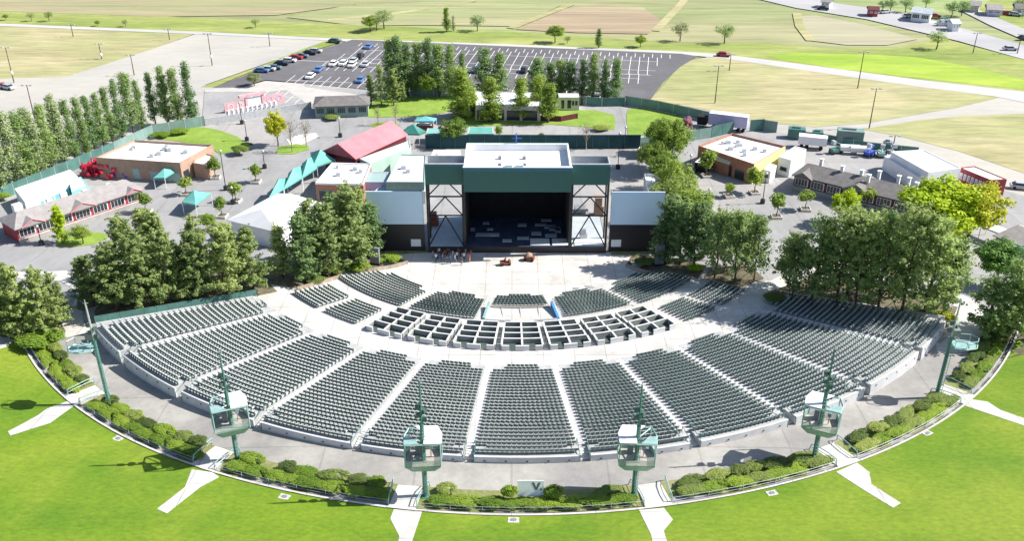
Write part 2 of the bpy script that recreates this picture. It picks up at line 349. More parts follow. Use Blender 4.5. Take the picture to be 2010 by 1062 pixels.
# perimeter road
up=[(-700,44),(0,49),(400,64),(660,76),(1000,86),(1340,99),(1420,104),(1600,126),(1800,152),(2010,175),(2500,235)]
dn=[(-700,49),(0,54),(400,69),(660,81),(1000,91),(1340,105),(1420,112),(1600,138),(1800,166),(1950,184),(2010,196),(2500,285)]
flat_sheet('road',up+dn[::-1],M_road,-.05)
flat_sheet('road',[(1380,-30),(1520,-30),(1640,3),(1760,18),(1900,54),(2010,84),(2500,200),(2500,235),(2010,112),(1880,76),(1700,34),(1560,12)],M_hwy,-.05)
flat_sheet('road',[(1880,14),(1915,14),(2010,52),(2400,190),(2400,215),(2010,74),(1940,44)],M_hwy,-.04)
flat_sheet('parking_lot',[(416,173),(470,153),(545,122),(652,90),(690,78),(1000,90),(1335,103),(1368,108),(1335,128),(1300,160),(1270,202),(1200,200),(900,186),(720,176),(600,164),(520,158),(470,172)],M_lot,-.03)
_pz=[U(*p)[:2] for p in [(-300,520),(0,390),(220,300),(395,245),(400,180),(470,174),(520,160),(600,165),(730,178),(900,188),(1210,200),(1240,203),(1400,236),(1560,262),(1750,310),(2010,380),(2300,480)]]
drape('plaza',None,M_aspl,-.02,world=_pz+[(135,60),(-135,60)],cell=3)
drape('road',[(400,178),(440,176),(480,172),(520,160),(590,166),(600,172),(700,186),(720,200),(600,205),(590,196),(560,178),(520,182),(400,182)],mat('pale_paving',(.42,.4,.37),.9,c2=(.5,.48,.46),scale=.3,detail=7),.01)
# lawns, islands and paths of the plaza
PL=[('lawn',[(300,270),(330,258),(370,252),(400,252),(430,258),(465,270),(482,283),(482,293),(455,300),(430,305),(418,296),(350,280),(310,276)]),
('lawn',[(655,228),(700,212),(745,196),(800,190),(880,189),(915,192),(905,206),(870,222),(820,229),(740,231)]),
('lawn',[(880,250),(885,230),(930,222),(1100,214),(1170,216),(1203,224),(1208,240),(1204,254),(1150,249),(1080,244),(990,246)]),
('lawn',[(1228,225),(1232,213),(1255,210),(1335,225),(1345,240),(1300,262),(1232,266)]),
('lawn',[(110,486),(120,478),(150,462),(190,459),(209,463),(211,471),(185,483),(140,489)]),
('lawn',[(540,304),(546,290),(580,284),(604,287),(606,295),(575,304)]),
('lawn',[(722,249),(738,241),(770,240),(785,247),(762,252)]),
('lawn',[(1835,470),(1850,458),(1880,455),(1895,463),(1885,474),(1855,478)])]
for n,p in PL: drape(n,p,M_plawn,.05)
for p in ([(575,295),(560,275),(590,265),(620,262),(625,270),(600,282)],[(105,655),(118,635),(145,600),(150,575),(120,556),(20,548),(20,538),(130,535),(170,560),(160,600),(165,640),(195,640),(180,655),(125,668)],
          [(1840,690),(1835,640),(1850,590),(1885,575),(1925,590),(1945,640),(1935,680),(1880,690)],[(-60,720),(-60,660),(35,668),(45,678),(0,690)]):
    drape('path',p,M_conc,.04)
# bowl concrete, concourse and main lawn
def zbowl(x,y):
    r,a=pol(x,y); return Hg(x,y)
sector('concourse',76.5,82.9,-54.5,55.5,M_aspc,.03,dr=1.6,da=1)
drape('concourse',None,M_aspc,.02,world=[P2(82.9,-54.5),P2(76,-54.5),P2(76,-60),P2(83.2,-60)])
sector('planting_bed',82.8,86.8,-60,62,M_bedg,.06,dr=2,da=1)
sector('bowl_paving',4,53.6,-50.5,51.5,M_conc,.05,dr=2,da=2)
drape('stage_forecourt',None,M_conc,.045,world=[(-29,153.2),(-26.5,146),(-22,140),(0,134),(23,140),(26,146),(28.5,153.2)],cell=3)
drape('bowl_paving',None,M_conc,.046,world=[P2(26,-62),P2(26,-50),P2(40,-50),P2(54,-50),P2(54,-53.5),P2(50,-56),P2(46,-57),P2(46,-53),P2(41.5,-53.5),P2(38,-58),P2(34,-57),P2(31,-56)])
drape('bowl_paving',None,M_conc,.047,world=[P2(26,51),P2(26,58),P2(38,54),P2(41.5,57),P2(44,60),P2(46,56),P2(47,53.5),P2(54,60),P2(60,70),P2(64,70),P2(57,58),P2(55.5,52.5),P2(54,51)])
drape('bowl_paving',[(1500,560),(1520,545),(1560,530),(1600,520),(1600,532),(1540,570),(1500,590),(1470,600)],M_conc,.048)
sector('lawn',87.02,150,-66,66,M_lawn,.02,dr=2,da=1.5,zf=lambda x,y:wing(pol(x,y)[1],prof(max(87.02,pol(x,y)[0]))-drop(90,pol(x,y)[1])))
sector('lawn_curb',86.86,87.1,-60.5,61.5,M_conc,.26,dr=.4,da=.7,zf=lambda x,y:wing(pol(x,y)[1],.15-drop(90,pol(x,y)[1])))
for k,p in enumerate([[(134,792),(150,803),(100,835),(22,860),(17,852),(72,822),(95,806)],[(378,925),(430,925),(432,940),(395,960),(330,1012),(310,1003),(365,960)],
  [(775,1002),(832,1005),(812,1062),(806,1085),(780,1085),(786,1055),(768,1020)],[(1255,1003),(1305,997),(1323,1020),(1305,1042),(1318,1085),(1288,1085),(1280,1050)],
  [(1643,925),(1680,908),(1708,925),(1712,948),(1770,986),(1755,995),(1700,962)],[(1890,795),(1903,782),(1940,786),(1965,802),(2040,828),(2040,842),(1950,812)]]):
    pts=[G(*q) for q in p]; w=[]
    for q in pts:
        r,a=pol(q.x,q.y); r=max(r,87.1); w.append(P2(r,a))
    drape('path',None,M_conc,.05,world=w)
for u,v in ((233,865),(560,978),(1010,1022),(1517,967),(1822,848)):
    b=G(u,v); o=MB().box(-.6,-.4,-.2,.6,.4,.06).mat(1).box(-.3,-.2,.06,.3,.2,.1).build('drain_cover',[M_conc,M_grey],label='small concrete drain pad set into the lawn just outside the curved curb near %s'%{233:'the leftmost steps',560:'the second bed from the left',1010:'the middle of the lawn',1517:'the right centre bed',1822:'the long right bed',1968:'the far right bed',700:'the bed left of the middle'}[u],cat='drain',group='drain pads along the lawn curb'); o.location=b; o.rotation_euler=(0,0,math.atan2(b.x-CX,CY-b.y))

# ---------------------------------------------------------------- terraces, steps and seats
def stepped(mb,r0,dr,n,z0,dz,aA,aB,side,zbot,nseg=6,extra_back=0.0):
    # curved stepped block between radial lines aA..aB (deg), each inset by `side` metres
    def edge(r):
        d=math.degrees(side/r); return aA+d,aB-d
    for i in range(n):
        ra=r0+i*dr; rb=ra+dr+(extra_back if i==n-1 else 0); z=z0+i*dz
        la,ha=edge(ra); lb,hb=edge(rb); vs=[]
        for j in range(nseg+1):
            t=j/nseg
            x,y=P2(ra,la+(ha-la)*t); vs.append((x,y,z-dz-.3 if i else zbot)); vs.append((x,y,z))
        for j in range(nseg+1):
            t=j/nseg; x,y=P2(rb,lb+(hb-lb)*t); vs.append((x,y,z)); vs.append((x,y,zbot))
        m=2*(nseg+1); fs=[]
        for j in range(nseg):
            a=2*j; fs.append((a,a+1,a+3,a+2)); fs.append((a+1,m+2*j,m+2*j+2,a+3))
            if i==n-1: fs.append((m+2*j,m+2*j+1,m+2*j+3,m+2*j+2))
        # side skirts
        xa,ya=P2(ra,la); xb,yb=P2(rb,lb); k=len(vs)
        vs+=[(xa,ya,zbot),(xa,ya,z),(xb,yb,z),(xb,yb,zbot)]; fs.append((k,k+3,k+2,k+1))
        xa,ya=P2(ra,ha); xb,yb=P2(rb,hb); k=len(vs)
        vs+=[(xa,ya,zbot),(xa,ya,z),(xb,yb,z),(xb,yb,zbot)]; fs.append((k,k+1,k+2,k+3))
        mb.add(vs,fs)
seatm=MB()   # seat faces the stage: local +y = towards the stage
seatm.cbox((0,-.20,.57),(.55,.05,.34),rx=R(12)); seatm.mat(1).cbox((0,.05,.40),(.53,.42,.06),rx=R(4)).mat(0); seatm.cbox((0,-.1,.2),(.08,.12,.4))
M_pan=mat('glare_seat_pan',(.36,.41,.41),.35,c2=(.45,.5,.5),scale=.9); SEAT=seatm.mesh('stadium_seat',[M_seat,M_pan])  # paler pan colour carries the sun and sky glare
seats=[]   # (x,y,z,rz,section,row)
def seat_row(r,z,aA,aB,side,sec,row,skip=None,pitch=.575):
    d=math.degrees((side+.06)/r); a,b=aA+d,aB-d; L=R(b-a)*r; n=int(L/pitch)
    for j in range(n):
        t=a+(b-a)*(j+.5)/n
        if skip and skip(j,n): continue
        x,y=P2(r,t); ang=R(t+A0); seats.append((x,y,z,ang,sec,row))
def block(sec,name,r0,dr,n,z0,dz,aA,aB,side,zbot,label,fr=0,bk=0,back=.0):
    mb=MB(); stepped(mb,r0,dr,n,z0,dz,aA,aB,side,zbot,nseg=max(3,int((aB-aA)/1.6)),extra_back=back)
    o=mb.build(name,M_terr,label=label,cat='seating stand')
    for i in range(n):
        sk=None
        if i<fr: sk=lambda j,m:j<3 or j>=m-3
        if i==n-2 and bk: sk=lambda j,m:j<2 or j>=m-2
        seat_row(r0+dr*i+.48,z0+dz*i,aA,aB,side,sec,i,sk)
    return o
UPN=28; UR0=53.2; UDR=.868; UZ0=-2.78; UDZ=.131
secname=['far left end','second from the left end','third from the left','fourth from the left','left of the centre','centre','right of the centre','fourth from the right','third from the right','second from the right end','far right end']
for k in range(-5,6):
    aA,aB=-5+10*k,5+10*k
    if k==-5: aA=-52.3
    if k==5: aB=53.2
    o=block(k,'seating_stand',UR0,UDR,UPN,UZ0,UDZ,aA,aB,.62,-3.6,'upper wedge of stepped concrete seating, %s of the eleven behind the curved cross aisle'%secname[k+5],fr=2,bk=1,back=.25)
    # rear wall, proud of the terrace
    rb=UR0+UDR*UPN+.25; d=math.degrees(.62/rb); ns=8; mb=MB()
    aa,ab=aA+d,aB-d
    for j in range(ns):
        p=[P2(rb,aa+(ab-aa)*j/ns),P2(rb,aa+(ab-aa)*(j+1)/ns),P2(rb+.25,aa+(ab-aa)*(j+1)/ns),P2(rb+.25,aa+(ab-aa)*j/ns)]
        mb.prism(p,-2.2,UZ0+UDZ*(UPN-1)+.1)
    for j in range(5):
        t=aa+(ab-aa)*(j+.5)/5; x,y=P2(rb+.27,t); mb.mat(1).cbox((x,y,.3),(.22,.08,.14),rz=R(t+A0)); mb.mat(0)
    mb.build('rear_wall',[M_concw,M_dglass],o)
# aisle steps of the upper bowl
for k in range(-5,5):
    a=5+10*k; mb=MB(); n=UPN*2; dr=UDR*UPN/n
    for i in range(n):
        r=UR0+i*dr; z=UZ0+(i//2)*UDZ+(i%2)*UDZ*.5-.03; z=z if i<n-6 else z-(i-n+7)*(.13+drop(90,a)*.14); d=math.degrees(.61/r); d2=math.degrees(.61/(r+dr))
        mb.mat(i%2).prism([P2(r,a-d),P2(r+dr,a-d2),P2(r+dr,a+d2),P2(r,a+d)],-3.6,z)
    o=mb.build('aisle_steps',[M_conc,M_concw],label='white concrete aisle steps through the upper seating, %s aisle counted from the left'%ORD[k+5],cat='stairs',group='aisle steps of the upper bowl')
    for s in (-1,1):
        h=MB(); r=UR0+UDR*UPN; x,y=P2(r-2.2,a+s*.45); x2,y2=P2(r+.5,a+s*.45)
        D_=drop(90,a); h.tube((x,y,1.4),(x2,y2,.95-D_),.045).tube((x,y,.4),(x,y,1.4),.04).tube((x2,y2,-.02-D_),(x2,y2,.95-D_),.04); h.build('handrail',M_teal,o)
# lower blocks
LR0=28.2; LN=12; LDR=.86; LZ0=-5.85; LDZ=.15
for (aA,aB,lb,r0,n) in ((-53,-28.2,'left end block of the lower seating beside the stage floor',LR0+1,11),(-28.2,-9.4,'lower seating block just left of the mixing platform',LR0,12),(9.8,29.5,'lower seating block just right of the mixing platform',LR0-.6,12),(29.5,51.5,'right end block of the lower seating, partly in tree shade',LR0,12)):
    block(20+aA,'seating_stand',r0,LDR,n,LZ0+LDZ*(12-n),LDZ,aA,aB,.7,-6.6,lb,fr=2)
block(40,'seating_stand',27.2,.86,6,-5.85,.14,-9.4,9.8,.9,-6.6,'small narrow seating block between the stage floor and the mixing platform',fr=1)
for (aA,aB,lb) in ((-50.5,-40.4,'outer left block of middle seating below the cross aisle'),(-40.4,-30.4,'inner left block of middle seating beside the box seats'),(31.4,40.8,'inner right block of middle seating beside the box seats'),(40.8,51.2,'outer right block of middle seating, its end in tree shade')):
    block(60+aA,'seating_stand',41.3,.86,8,-3.95,.13,aA,aB,.7,-4.6,lb)
for k,(a,r0,r1,z0,z1) in enumerate(((-28.2,28.2,38.6,-5.8,-4.1),(-9.4,27,38.6,-5.85,-4.1),(9.8,27,38.6,-5.85,-4.1),(29.5,28,38.6,-5.8,-4.1),(-40.4,41,48.4,-3.95,-3.0),(40.8,41,48.4,-3.95,-3.0))):
    mb=MB(); n=16
    for i in range(n):
        r=r0+(r1-r0)*i/n; dr=(r1-r0)/n; d=math.degrees(.68/r); d2=math.degrees(.68/(r+dr)); mb.prism([P2(r,a-d),P2(r+dr,a-d2),P2(r+dr,a+d2),P2(r,a+d)],-6.7,z0+(z1-z0)*(i+.5)/n)
    mb.build('aisle_steps',M_conc,label='white concrete steps between seating blocks below the cross aisle, %s'%['left of the left inner block','left of the mixing platform','right of the mixing platform','between the two right lower blocks','between the two left middle blocks','between the two right middle blocks'][k],cat='stairs',group='aisle steps of the lower bowl')
# place seats: the 300 nearest are objects, the rest one object
camp=Vector((0,0,CH)); seats.sort(key=lambda s:(Vector(s[:3])-camp).length)
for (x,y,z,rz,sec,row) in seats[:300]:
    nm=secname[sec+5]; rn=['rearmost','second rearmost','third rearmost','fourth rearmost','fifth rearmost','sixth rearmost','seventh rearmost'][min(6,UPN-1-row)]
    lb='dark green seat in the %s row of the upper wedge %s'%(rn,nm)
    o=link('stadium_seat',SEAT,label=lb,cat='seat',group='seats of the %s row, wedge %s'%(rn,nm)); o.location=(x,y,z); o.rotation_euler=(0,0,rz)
sv=np.array(seatm.v); rest=seats[300:]; nV=len(sv); A=np.array([s[:4] for s in rest])
c,s_=np.cos(A[:,3]),np.sin(A[:,3])
X=A[:,0,None]+c[:,None]*sv[None,:,0]-s_[:,None]*sv[None,:,1]; Y=A[:,1,None]+s_[:,None]*sv[None,:,0]+c[:,None]*sv[None,:,1]; Z=A[:,2,None]+sv[None,:,2]
V=np.stack([X,Y,Z],-1).reshape(-1,3); Fq=np.array(seatm.f); FF=(Fq[None]+ (np.arange(len(rest))*nV)[:,None,None]).reshape(-1,4)
def npmesh(name,V,F,m):
    me=bpy.data.meshes.new(name); k=F.shape[1]; me.vertices.add(len(V)); me.vertices.foreach_set('co',np.ascontiguousarray(V,dtype=np.float32).ravel())
    me.loops.add(F.size); me.loops.foreach_set('vertex_index',F.astype(np.int32).ravel()); me.polygons.add(len(F))
    me.polygons.foreach_set('loop_start',np.arange(0,F.size,k,dtype=np.int32)); me.polygons.foreach_set('loop_total',np.full(len(F),k,dtype=np.int32))
    me.materials.append(m); me.update(calc_edges=True); return me
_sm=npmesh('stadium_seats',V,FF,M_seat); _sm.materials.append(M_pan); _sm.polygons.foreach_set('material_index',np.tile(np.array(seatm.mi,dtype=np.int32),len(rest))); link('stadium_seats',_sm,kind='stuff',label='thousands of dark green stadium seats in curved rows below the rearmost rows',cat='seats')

# box seats: seven groups of two by four boxes
for g in range(-3,4):
    ac=A0*0+8.35*g+.1; hw=4.17-.62
    root=empty('box_seats',(*P2(44.5,ac),-4.0),label='low walled group of eight box seats below the cross aisle, %s of seven from the left'%ORD[g+3],cat='box seats',group='walled box seat groups'); bx,by=P2(44.5,ac)
    def W(name,m): 
        m.v=[(v[0]-bx,v[1]-by,v[2]+4.0) for v in m.v]; return m.build(name,[M_concb,M_cap],root)
    M_concb=mat('box_wall_shaded',(.2,.225,.21),.8,c2=(.3,.32,.31),scale=.8); M_cap=mat('box_wall_cap',(.58,.58,.57),.8,var=.08,scale=.8)  # wall sides have their shade put into the dark colour, caps stay pale
    rs=[40.6,42.65,44.7,46.75,48.8]; zf=[-3.78,-3.5,-3.22,-2.95]
    fl=MB()
    for i in range(4): 
        p=[P2(rs[i],ac-hw-.1),P2(rs[i+1],ac-hw-.1),P2(rs[i+1],ac+hw+.1),P2(rs[i],ac+hw+.1)]; fl.prism(p,-5,zf[i])
    fl.v=[(v[0]-bx,v[1]-by,v[2]+4.0) for v in fl.v]; fl.build('floor',mat('box_floor_shaded',(.06,.085,.08),.8,var=.2),root)  # dark floor colour stands in for the shade inside the boxes
    for i in range(5):     # arc walls
        top=zf[min(i,3)]+.72; gap=(0.0 if i<4 else .9); m=MB(); ww=.1
        for j in range(6):
            t0,t1=ac-hw+2*hw*j/6,ac-hw+2*hw*(j+1)/6
            if i==4 and j in (1,4): 
                dt=math.degrees(.9/48.8); t1=t1-dt if j==1 else t1; t0=t0+dt if j==4 else t0
            m.prism([P2(rs[i]-ww,t0),P2(rs[i]+ww,t0),P2(rs[i]+ww,t1),P2(rs[i]-ww,t1)],-4.8,top)
            m.mat(1).prism([P2(rs[i]-ww-.03,t0),P2(rs[i]+ww+.03,t0),P2(rs[i]+ww+.03,t1),P2(rs[i]-ww-.03,t1)],top,top+.08).mat(0)
        if i==4: M_concb,_k=M_concw,M_concb
        W('partition_wall',m)
        if i==4: M_concb=_k
    for s in (-1,0,1):
        m=MB(); t=ac+s*hw
        for i in range(4):
            d=math.degrees(.11/rs[i]); m.prism([P2(rs[i]+.17,t-d),P2(rs[i+1]-.17,t-d),P2(rs[i+1]-.17,t+d),P2(rs[i]+.17,t+d)],-4.8,zf[i]+.72)
            d=math.degrees(.14/rs[i]); m.mat(1).prism([P2(rs[i]+.22,t-d),P2(rs[i+1]-.22,t-d),P2(rs[i+1]-.22,t+d),P2(rs[i]+.22,t+d)],zf[i]+.72,zf[i]+.8).mat(0)
        W('partition_wall',m)
    m=MB()
    for i in range(9):
        r=40.8+i*.9; m.prism([P2(r,ac+hw+.2),P2(r+.9,ac+hw+.2),P2(r+.9,ac+hw+1.05),P2(r,ac+hw+1.05)],-4.8,-3.88+i*.115)
    if g<3: m.v=[(v[0]-bx,v[1]-by,v[2]+4.0) for v in m.v]; m.build('steps',M_conc,root)
# mixing platform
mp=empty('mixing_platform',(*P2(35,.1),-5.4),label='white walled sound mixing platform in the middle of the lower seating',cat='mixing platform')
def rel(m,o): L=o.location; m.v=[(v[0]-L.x,v[1]-L.y,v[2]-L.z) for v in m.v]; return m
def sect_prism(m,r0,r1,a0,a1,z0,z1,n=4):
    for j in range(n):
        t0,t1=a0+(a1-a0)*j/n,a0+(a1-a0)*(j+1)/n; m.prism([P2(r0,t0),P2(r1,t0),P2(r1,t1),P2(r0,t1)],z0,z1)
    return m
rel(sect_prism(MB(),33,38.4,-8.2,8.6,-6.9,-5.6),mp).build('platform',M_conc,mp)
rel(sect_prism(MB(),32.75,32.98,-8.2,8.6,-6.2,-4.75),mp).build('front_wall',mat('mix_wall',(.35,.33,.31),.8,var=.1),mp)
for s in (0,1): rel(sect_prism(MB(),38.45,38.75,(-8.2,3.2)[s],(-2.2,8.6)[s],-6.2,-3.85),mp).build('rear_wall',M_galv,mp)
for s in (0,1): rel(sect_prism(MB(),33,38.3,(-8.9,8.7)[s],(-8.3,9.3)[s],-6.2,-3.85,1),mp).build('side_wall',M_blue if s else M_tealp,mp)
for i in range(3):
    m=MB(); a=-5+i*5.2; x,y=P2(33,a); x2,y2=P2(38.3,a*.8); m.tube((x,y,-4.8),(x2,y2,-4.3),.05); rel(m,mp).build('cable_guard',M_galv,mp)
def rail_curve(pts,h,name,label,mats,group=None,cat='railing',postr=.04,nposts=None,mesh=False,base=0):
    c=pts[0]; o=empty(name,Vector(c),label=label,cat=cat,group=group)
    m=MB()
    for a,b in zip(pts,pts[1:]):
        for hh in ((h,h*.5) if not mesh else (h,)):
            m.tube((a[0]-c[0],a[1]-c[1],a[2]-c[2]+hh),(b[0]-c[0],b[1]-c[1],b[2]-c[2]+hh),postr,n=4)
        if mesh:
            dx,dy=b[0]-a[0],b[1]-a[1]; L=math.hypot(dx,dy); nx_,ny_=-dy/L*.02,dx/L*.02
            A_=[(a[0]-c[0]+nx_,a[1]-c[1]+ny_),(b[0]-c[0]+nx_,b[1]-c[1]+ny_),(b[0]-c[0]-nx_,b[1]-c[1]-ny_),(a[0]-c[0]-nx_,a[1]-c[1]-ny_)]
            m.prism(A_,[a[2]-c[2]+base]*1+[b[2]-c[2]+base]*2+[a[2]-c[2]+base],[a[2]-c[2]+h-.08]+[b[2]-c[2]+h-.08]*2+[a[2]-c[2]+h-.08])
    m.build('mesh_panel' if mesh else 'rail',mats[0],o)
    for p in pts:
        q=MB().tube((p[0]-c[0],p[1]-c[1],p[2]-c[2]-.2),(p[0]-c[0],p[1]-c[1],p[2]-c[2]+h+.05),postr*1.5,n=4); q.build('post',mats[1],o)
    return o
def arcpts(r,a0,a1,n,dz=0):
    L=[]
    for i in range(n):
        x,y=P2(r,a0+(a1-a0)*i/(n-1)); L.append((x,y,Hg(x,y)+dz))
    return L
# rails of the cross aisle edge and lawn beds
gaps=[pol(*G(u,v)[:2])[1] for u,v in ((150,790),(405,918),(797,985),(1290,985),(1663,908),(1903,785))]
edges=[-60]+gaps+[61]; bednames=['leftmost planting bed','second planting bed from the left','third planting bed from the left','middle planting bed','third planting bed from the right','second planting bed from the right','rightmost planting bed']
for k in range(7):
    a0=edges[k]+(1.15 if k else 0); a1=edges[k+1]-(1.15 if k<6 else 0); n=max(4,int((a1-a0)/2.0))
    rail_curve(arcpts(86.35,a0,a1,n),.8,'railing','thin grey railing on the lawn edge behind the %s'%bednames[k],(M_galv,M_galv),'railings along the lawn curb',postr=.025)
    m=MB(); [sect_prism(m,86.5,86.72,a0+(a1-a0)*j/(2*n),a0+(a1-a0)*(j+1)/(2*n),-.2+wing(a0+(a1-a0)*j/(2*n),-drop(90,a0+(a1-a0)*j/(2*n))),.16+wing(a0+(a1-a0)*j/(2*n),-drop(90,a0+(a1-a0)*j/(2*n))),n=1) for j in range(2*n)]
    o=m.build('retaining_wall',M_dkwall if 0 else mat('kerb_wall',(.13,.12,.12),.9,var=.2),label='low dark retaining wall behind the %s'%bednames[k],cat='wall',group='low walls along the lawn curb')
for k,a in enumerate(gaps):
    m=MB()
    for i in range(10): 
        r=82.9+i*.4; d=1.0
        m.prism([P2(r,a-d),P2(r+.4,a-d),P2(r+.4,a+d),P2(r,a+d)],-.5-drop(90,a),.1+i*.022-drop(90,a))
    o=m.build('lawn_steps',M_conc,label='short white concrete steps from the concourse up to the lawn, %s of six from the left'%ORD[k],cat='stairs',group='steps up to the lawn')
    for s in (-1,1):
        L=[];
        for i,(r,h) in enumerate(((82.6,.0),(82.7,.9),(83.6,1.1),(85,1.15),(86.3,1.1),(86.5,.2))):
            x,y=P2(r,a+s*(1.05+.35*max(0,1-(i-1)/2.5))); L.append((x,y,h-drop(90,a)))
        h=MB()
        for p,q in zip(L,L[1:]): h.tube(p,q,.06,n=5)
        for p,q in zip(L[1:-1],L[2:-1]): h.tube((p[0],p[1],p[2]-.45),(q[0],q[1],q[2]-.45),.04,n=4)
        h.build('handrail',M_tealp,o)
# end fences of the upper bowl
for side,aa in ((0,-52.9),(1,53.7)):
    L=[]
    for i in range(15):
        r=53+i*24.5/14; x,y=P2(r,aa); L.append((x,y,UZ0+(r-UR0)/UDR*UDZ-.2))
    if side==0: rail_curve(L,1.15,'fence','ivy green mesh fence along the left end of the upper seating under the pines',(M_mesh,M_teal),None,'fence',mesh=True,base=-.6)
    m=MB()
    for (a,b) in zip(L,L[1:]):
        dx,dy=b[0]-a[0],b[1]-a[1]; l=math.hypot(dx,dy); nx_,ny_=-dy/l*.15,dx/l*.15; s=1 if side==0 else -1
        off=.0; m.prism([(a[0]+nx_,a[1]+ny_),(b[0]+nx_,b[1]+ny_),(b[0]-nx_,b[1]-ny_),(a[0]-nx_,a[1]-ny_)],-6,[a[2]+.12,b[2]+.12,b[2]+.12,a[2]+.12])
    m.build('end_wall',M_concw,label='sloping white concrete end wall at the %s end of the upper seating'%('left','right')[side],cat='wall')
# ---------------------------------------------------------------- stage
SX,SY=.95,152.9; ZP=-6.0
st=empty('stage',(SX,SY,ZP),label='large open air concert stage with green facade, white roof and black backdrop',cat='stage')
DK=1.3
MB().box(-16.3,0,0,16.3,14,DK-.05).build('stage_base',M_dkwall,st)
MB().box(-9.3,.15,DK-.05,9.3,13.9,DK).build('stage_deck',M_deck,st)
for a,b in ((-16.2,-9.32),(9.32,16.2)): MB().box(a,.15,DK-.05,b,13.9,DK+.01).build('stage_apron',M_deckp,st)
MB().box(-9.6,12.9,DK,9.6,13.6,14).box(-9.6,1.2,DK,-9.15,12.9,14).box(9.15,1.2,DK,9.6,12.9,14).box(-9.15,2,13.2,9.15,12.9,13.9).build('backdrop',M_black,st)
fc=MB().box(-9.4,-1.9,12.9,9.4,-1.5,17.45); fc.build('centre_facade',M_green,st)
M_fringe=mat('blue_fringe_band',(.03,.16,.3),.5,c2=(.035,.15,.17),scale=.9,contrast=(.4,.6)); MB().box(-9.4,-1.93,16.85,9.4,-1.903,17.44).box(-16.3,-.03,16.9,-9.45,-.003,17.28).box(9.45,-.03,16.9,16.3,-.003,17.28).build('blue_strip',M_fringe,st)  # band added to copy blue colour fringing along the facade tops
rf=MB().box(-9.4,-1.5,15.9,9.4,10.3,16.2).build('roof',M_wroof,st)
MB().box(-9.4,-1.5,14,-9.1,10.3,15.9).box(9.1,-1.5,14,9.4,10.3,15.9).box(-9.4,10.3,12.9,9.4,10.7,17.5).build('side_wall',M_pgreen,st)
MB().box(-9.4,10,16.2,9.4,10.3,17.5).box(-9.4,-1.5,16.2,-9.1,10,17.45).box(9.1,-1.5,16.2,9.4,10,17.45).box(-9.5,-2.0,17.46,9.5,-1.4,17.56).build('parapet',M_wroof,rf)
for x,y in ((-3.2,2),(1.2,2),(-3.2,5.6),(1.2,5.6)): MB().box(x-.3,y-.3,16.2,x+.3,y+.3,16.75).build('roof_vent',M_grey,rf)
MB().box(-2.2,-1.9,17.56,-.9,-1.3,17.9).box(-.4,-1.9,17.56,1.0,-1.3,17.9).build('roof_lamp_box',M_sblue,rf)
MB().tube((-.2,10.4,17.5),(-.2,10.4,19.5),.12).tube((-1,10.4,18.5),(.8,10.4,18.5),.08).build('roof_mast',M_bluep,rf)
for s,nm in ((-1,'left'),(1,'right')):
    x0,x1=sorted((s*9.42,s*16.3)); 
    MB().box(x0,0,13.5,x1,.35,17.3).build('wing_facade',M_green,st)
    w=MB().box(x0,.35,15.8,x1,4.0,16.1).build('wing_roof',M_grey,st)
    MB().box(x0,3.8,13.6,x1,4.1,17.5).box(x0,-.05,17.3,x1,.4,17.42).box(*( (x0,.4,16.1,x0+.25,3.8,17.4) if s<0 else (x1-.25,.4,16.1,x1,3.8,17.4))).build('wing_parapet',M_galv,w)
    tr=MB(); xo,xi=s*16.1,s*9.75; xm=(xo+xi)/2
    tr.tube((xo,3.8,DK),(xo,3.8,13.5),.16,n=6)
    for yy in (.2,):
        tr.tube((xo,yy,DK),(xo,yy,13.5),.22,n=6).tube((xi,yy,DK),(xi,yy,13.5),.2,n=6)
        for z in (11.15,7.45): tr.tube((xo,yy,z),(xi,yy,z),.16,n=4)
        tr.tube((xo,yy,DK),(xm,yy,7.4),.12,n=4).tube((xi,yy,DK),(xm,yy,7.4),.12,n=4).tube((xo,yy,7.4),(xm,yy,11.1),.12,n=4).tube((xi,yy,7.4),(xm,yy,11.1),.12,n=4)
        tr.tube((xo,yy,11.1),(xm,yy,14.5),.12,n=4).tube((xi,yy,11.1),(xm,yy,14.5),.12,n=4)
    tr.box(min(xi,s*9.3),.0,DK,max(xi,s*9.3),.4,13.5)
    tr.build('truss',M_steelb,st)
    # video screen with its dark skirt
    a,b=(-26.1,-16.0) if s<0 else (17.3+.45,27.3)
    o=empty('video_screen',((a+b)/2,153.3,ZP),label='pale blue projection screen over a dark slatted wall %s of the stage'%nm,cat='screen'); hw=(b-a)/2
    MB().box(-hw,0,5.6,hw,.25,12.0).build('screen',M_sblue,o)
    MB().box(-hw,.3,0,hw,.8,5.9).box(-hw,.3,5.9,hw,.55,11.9).build('skirt_wall',M_dkwall,o)
    c=(hw-1.6) if s<0 else (-hw+1.3)
    MB().box(c-.9,.1,1.1,c+.9,.28,2.5).build('notice_board',M_white,o)
    MB().tube((-hw+.5,.8,0),(-hw+.5,2,11.5),.12).tube((hw-.5,.8,0),(hw-.5,2,11.5),.12).build('frame',M_steelb,o)
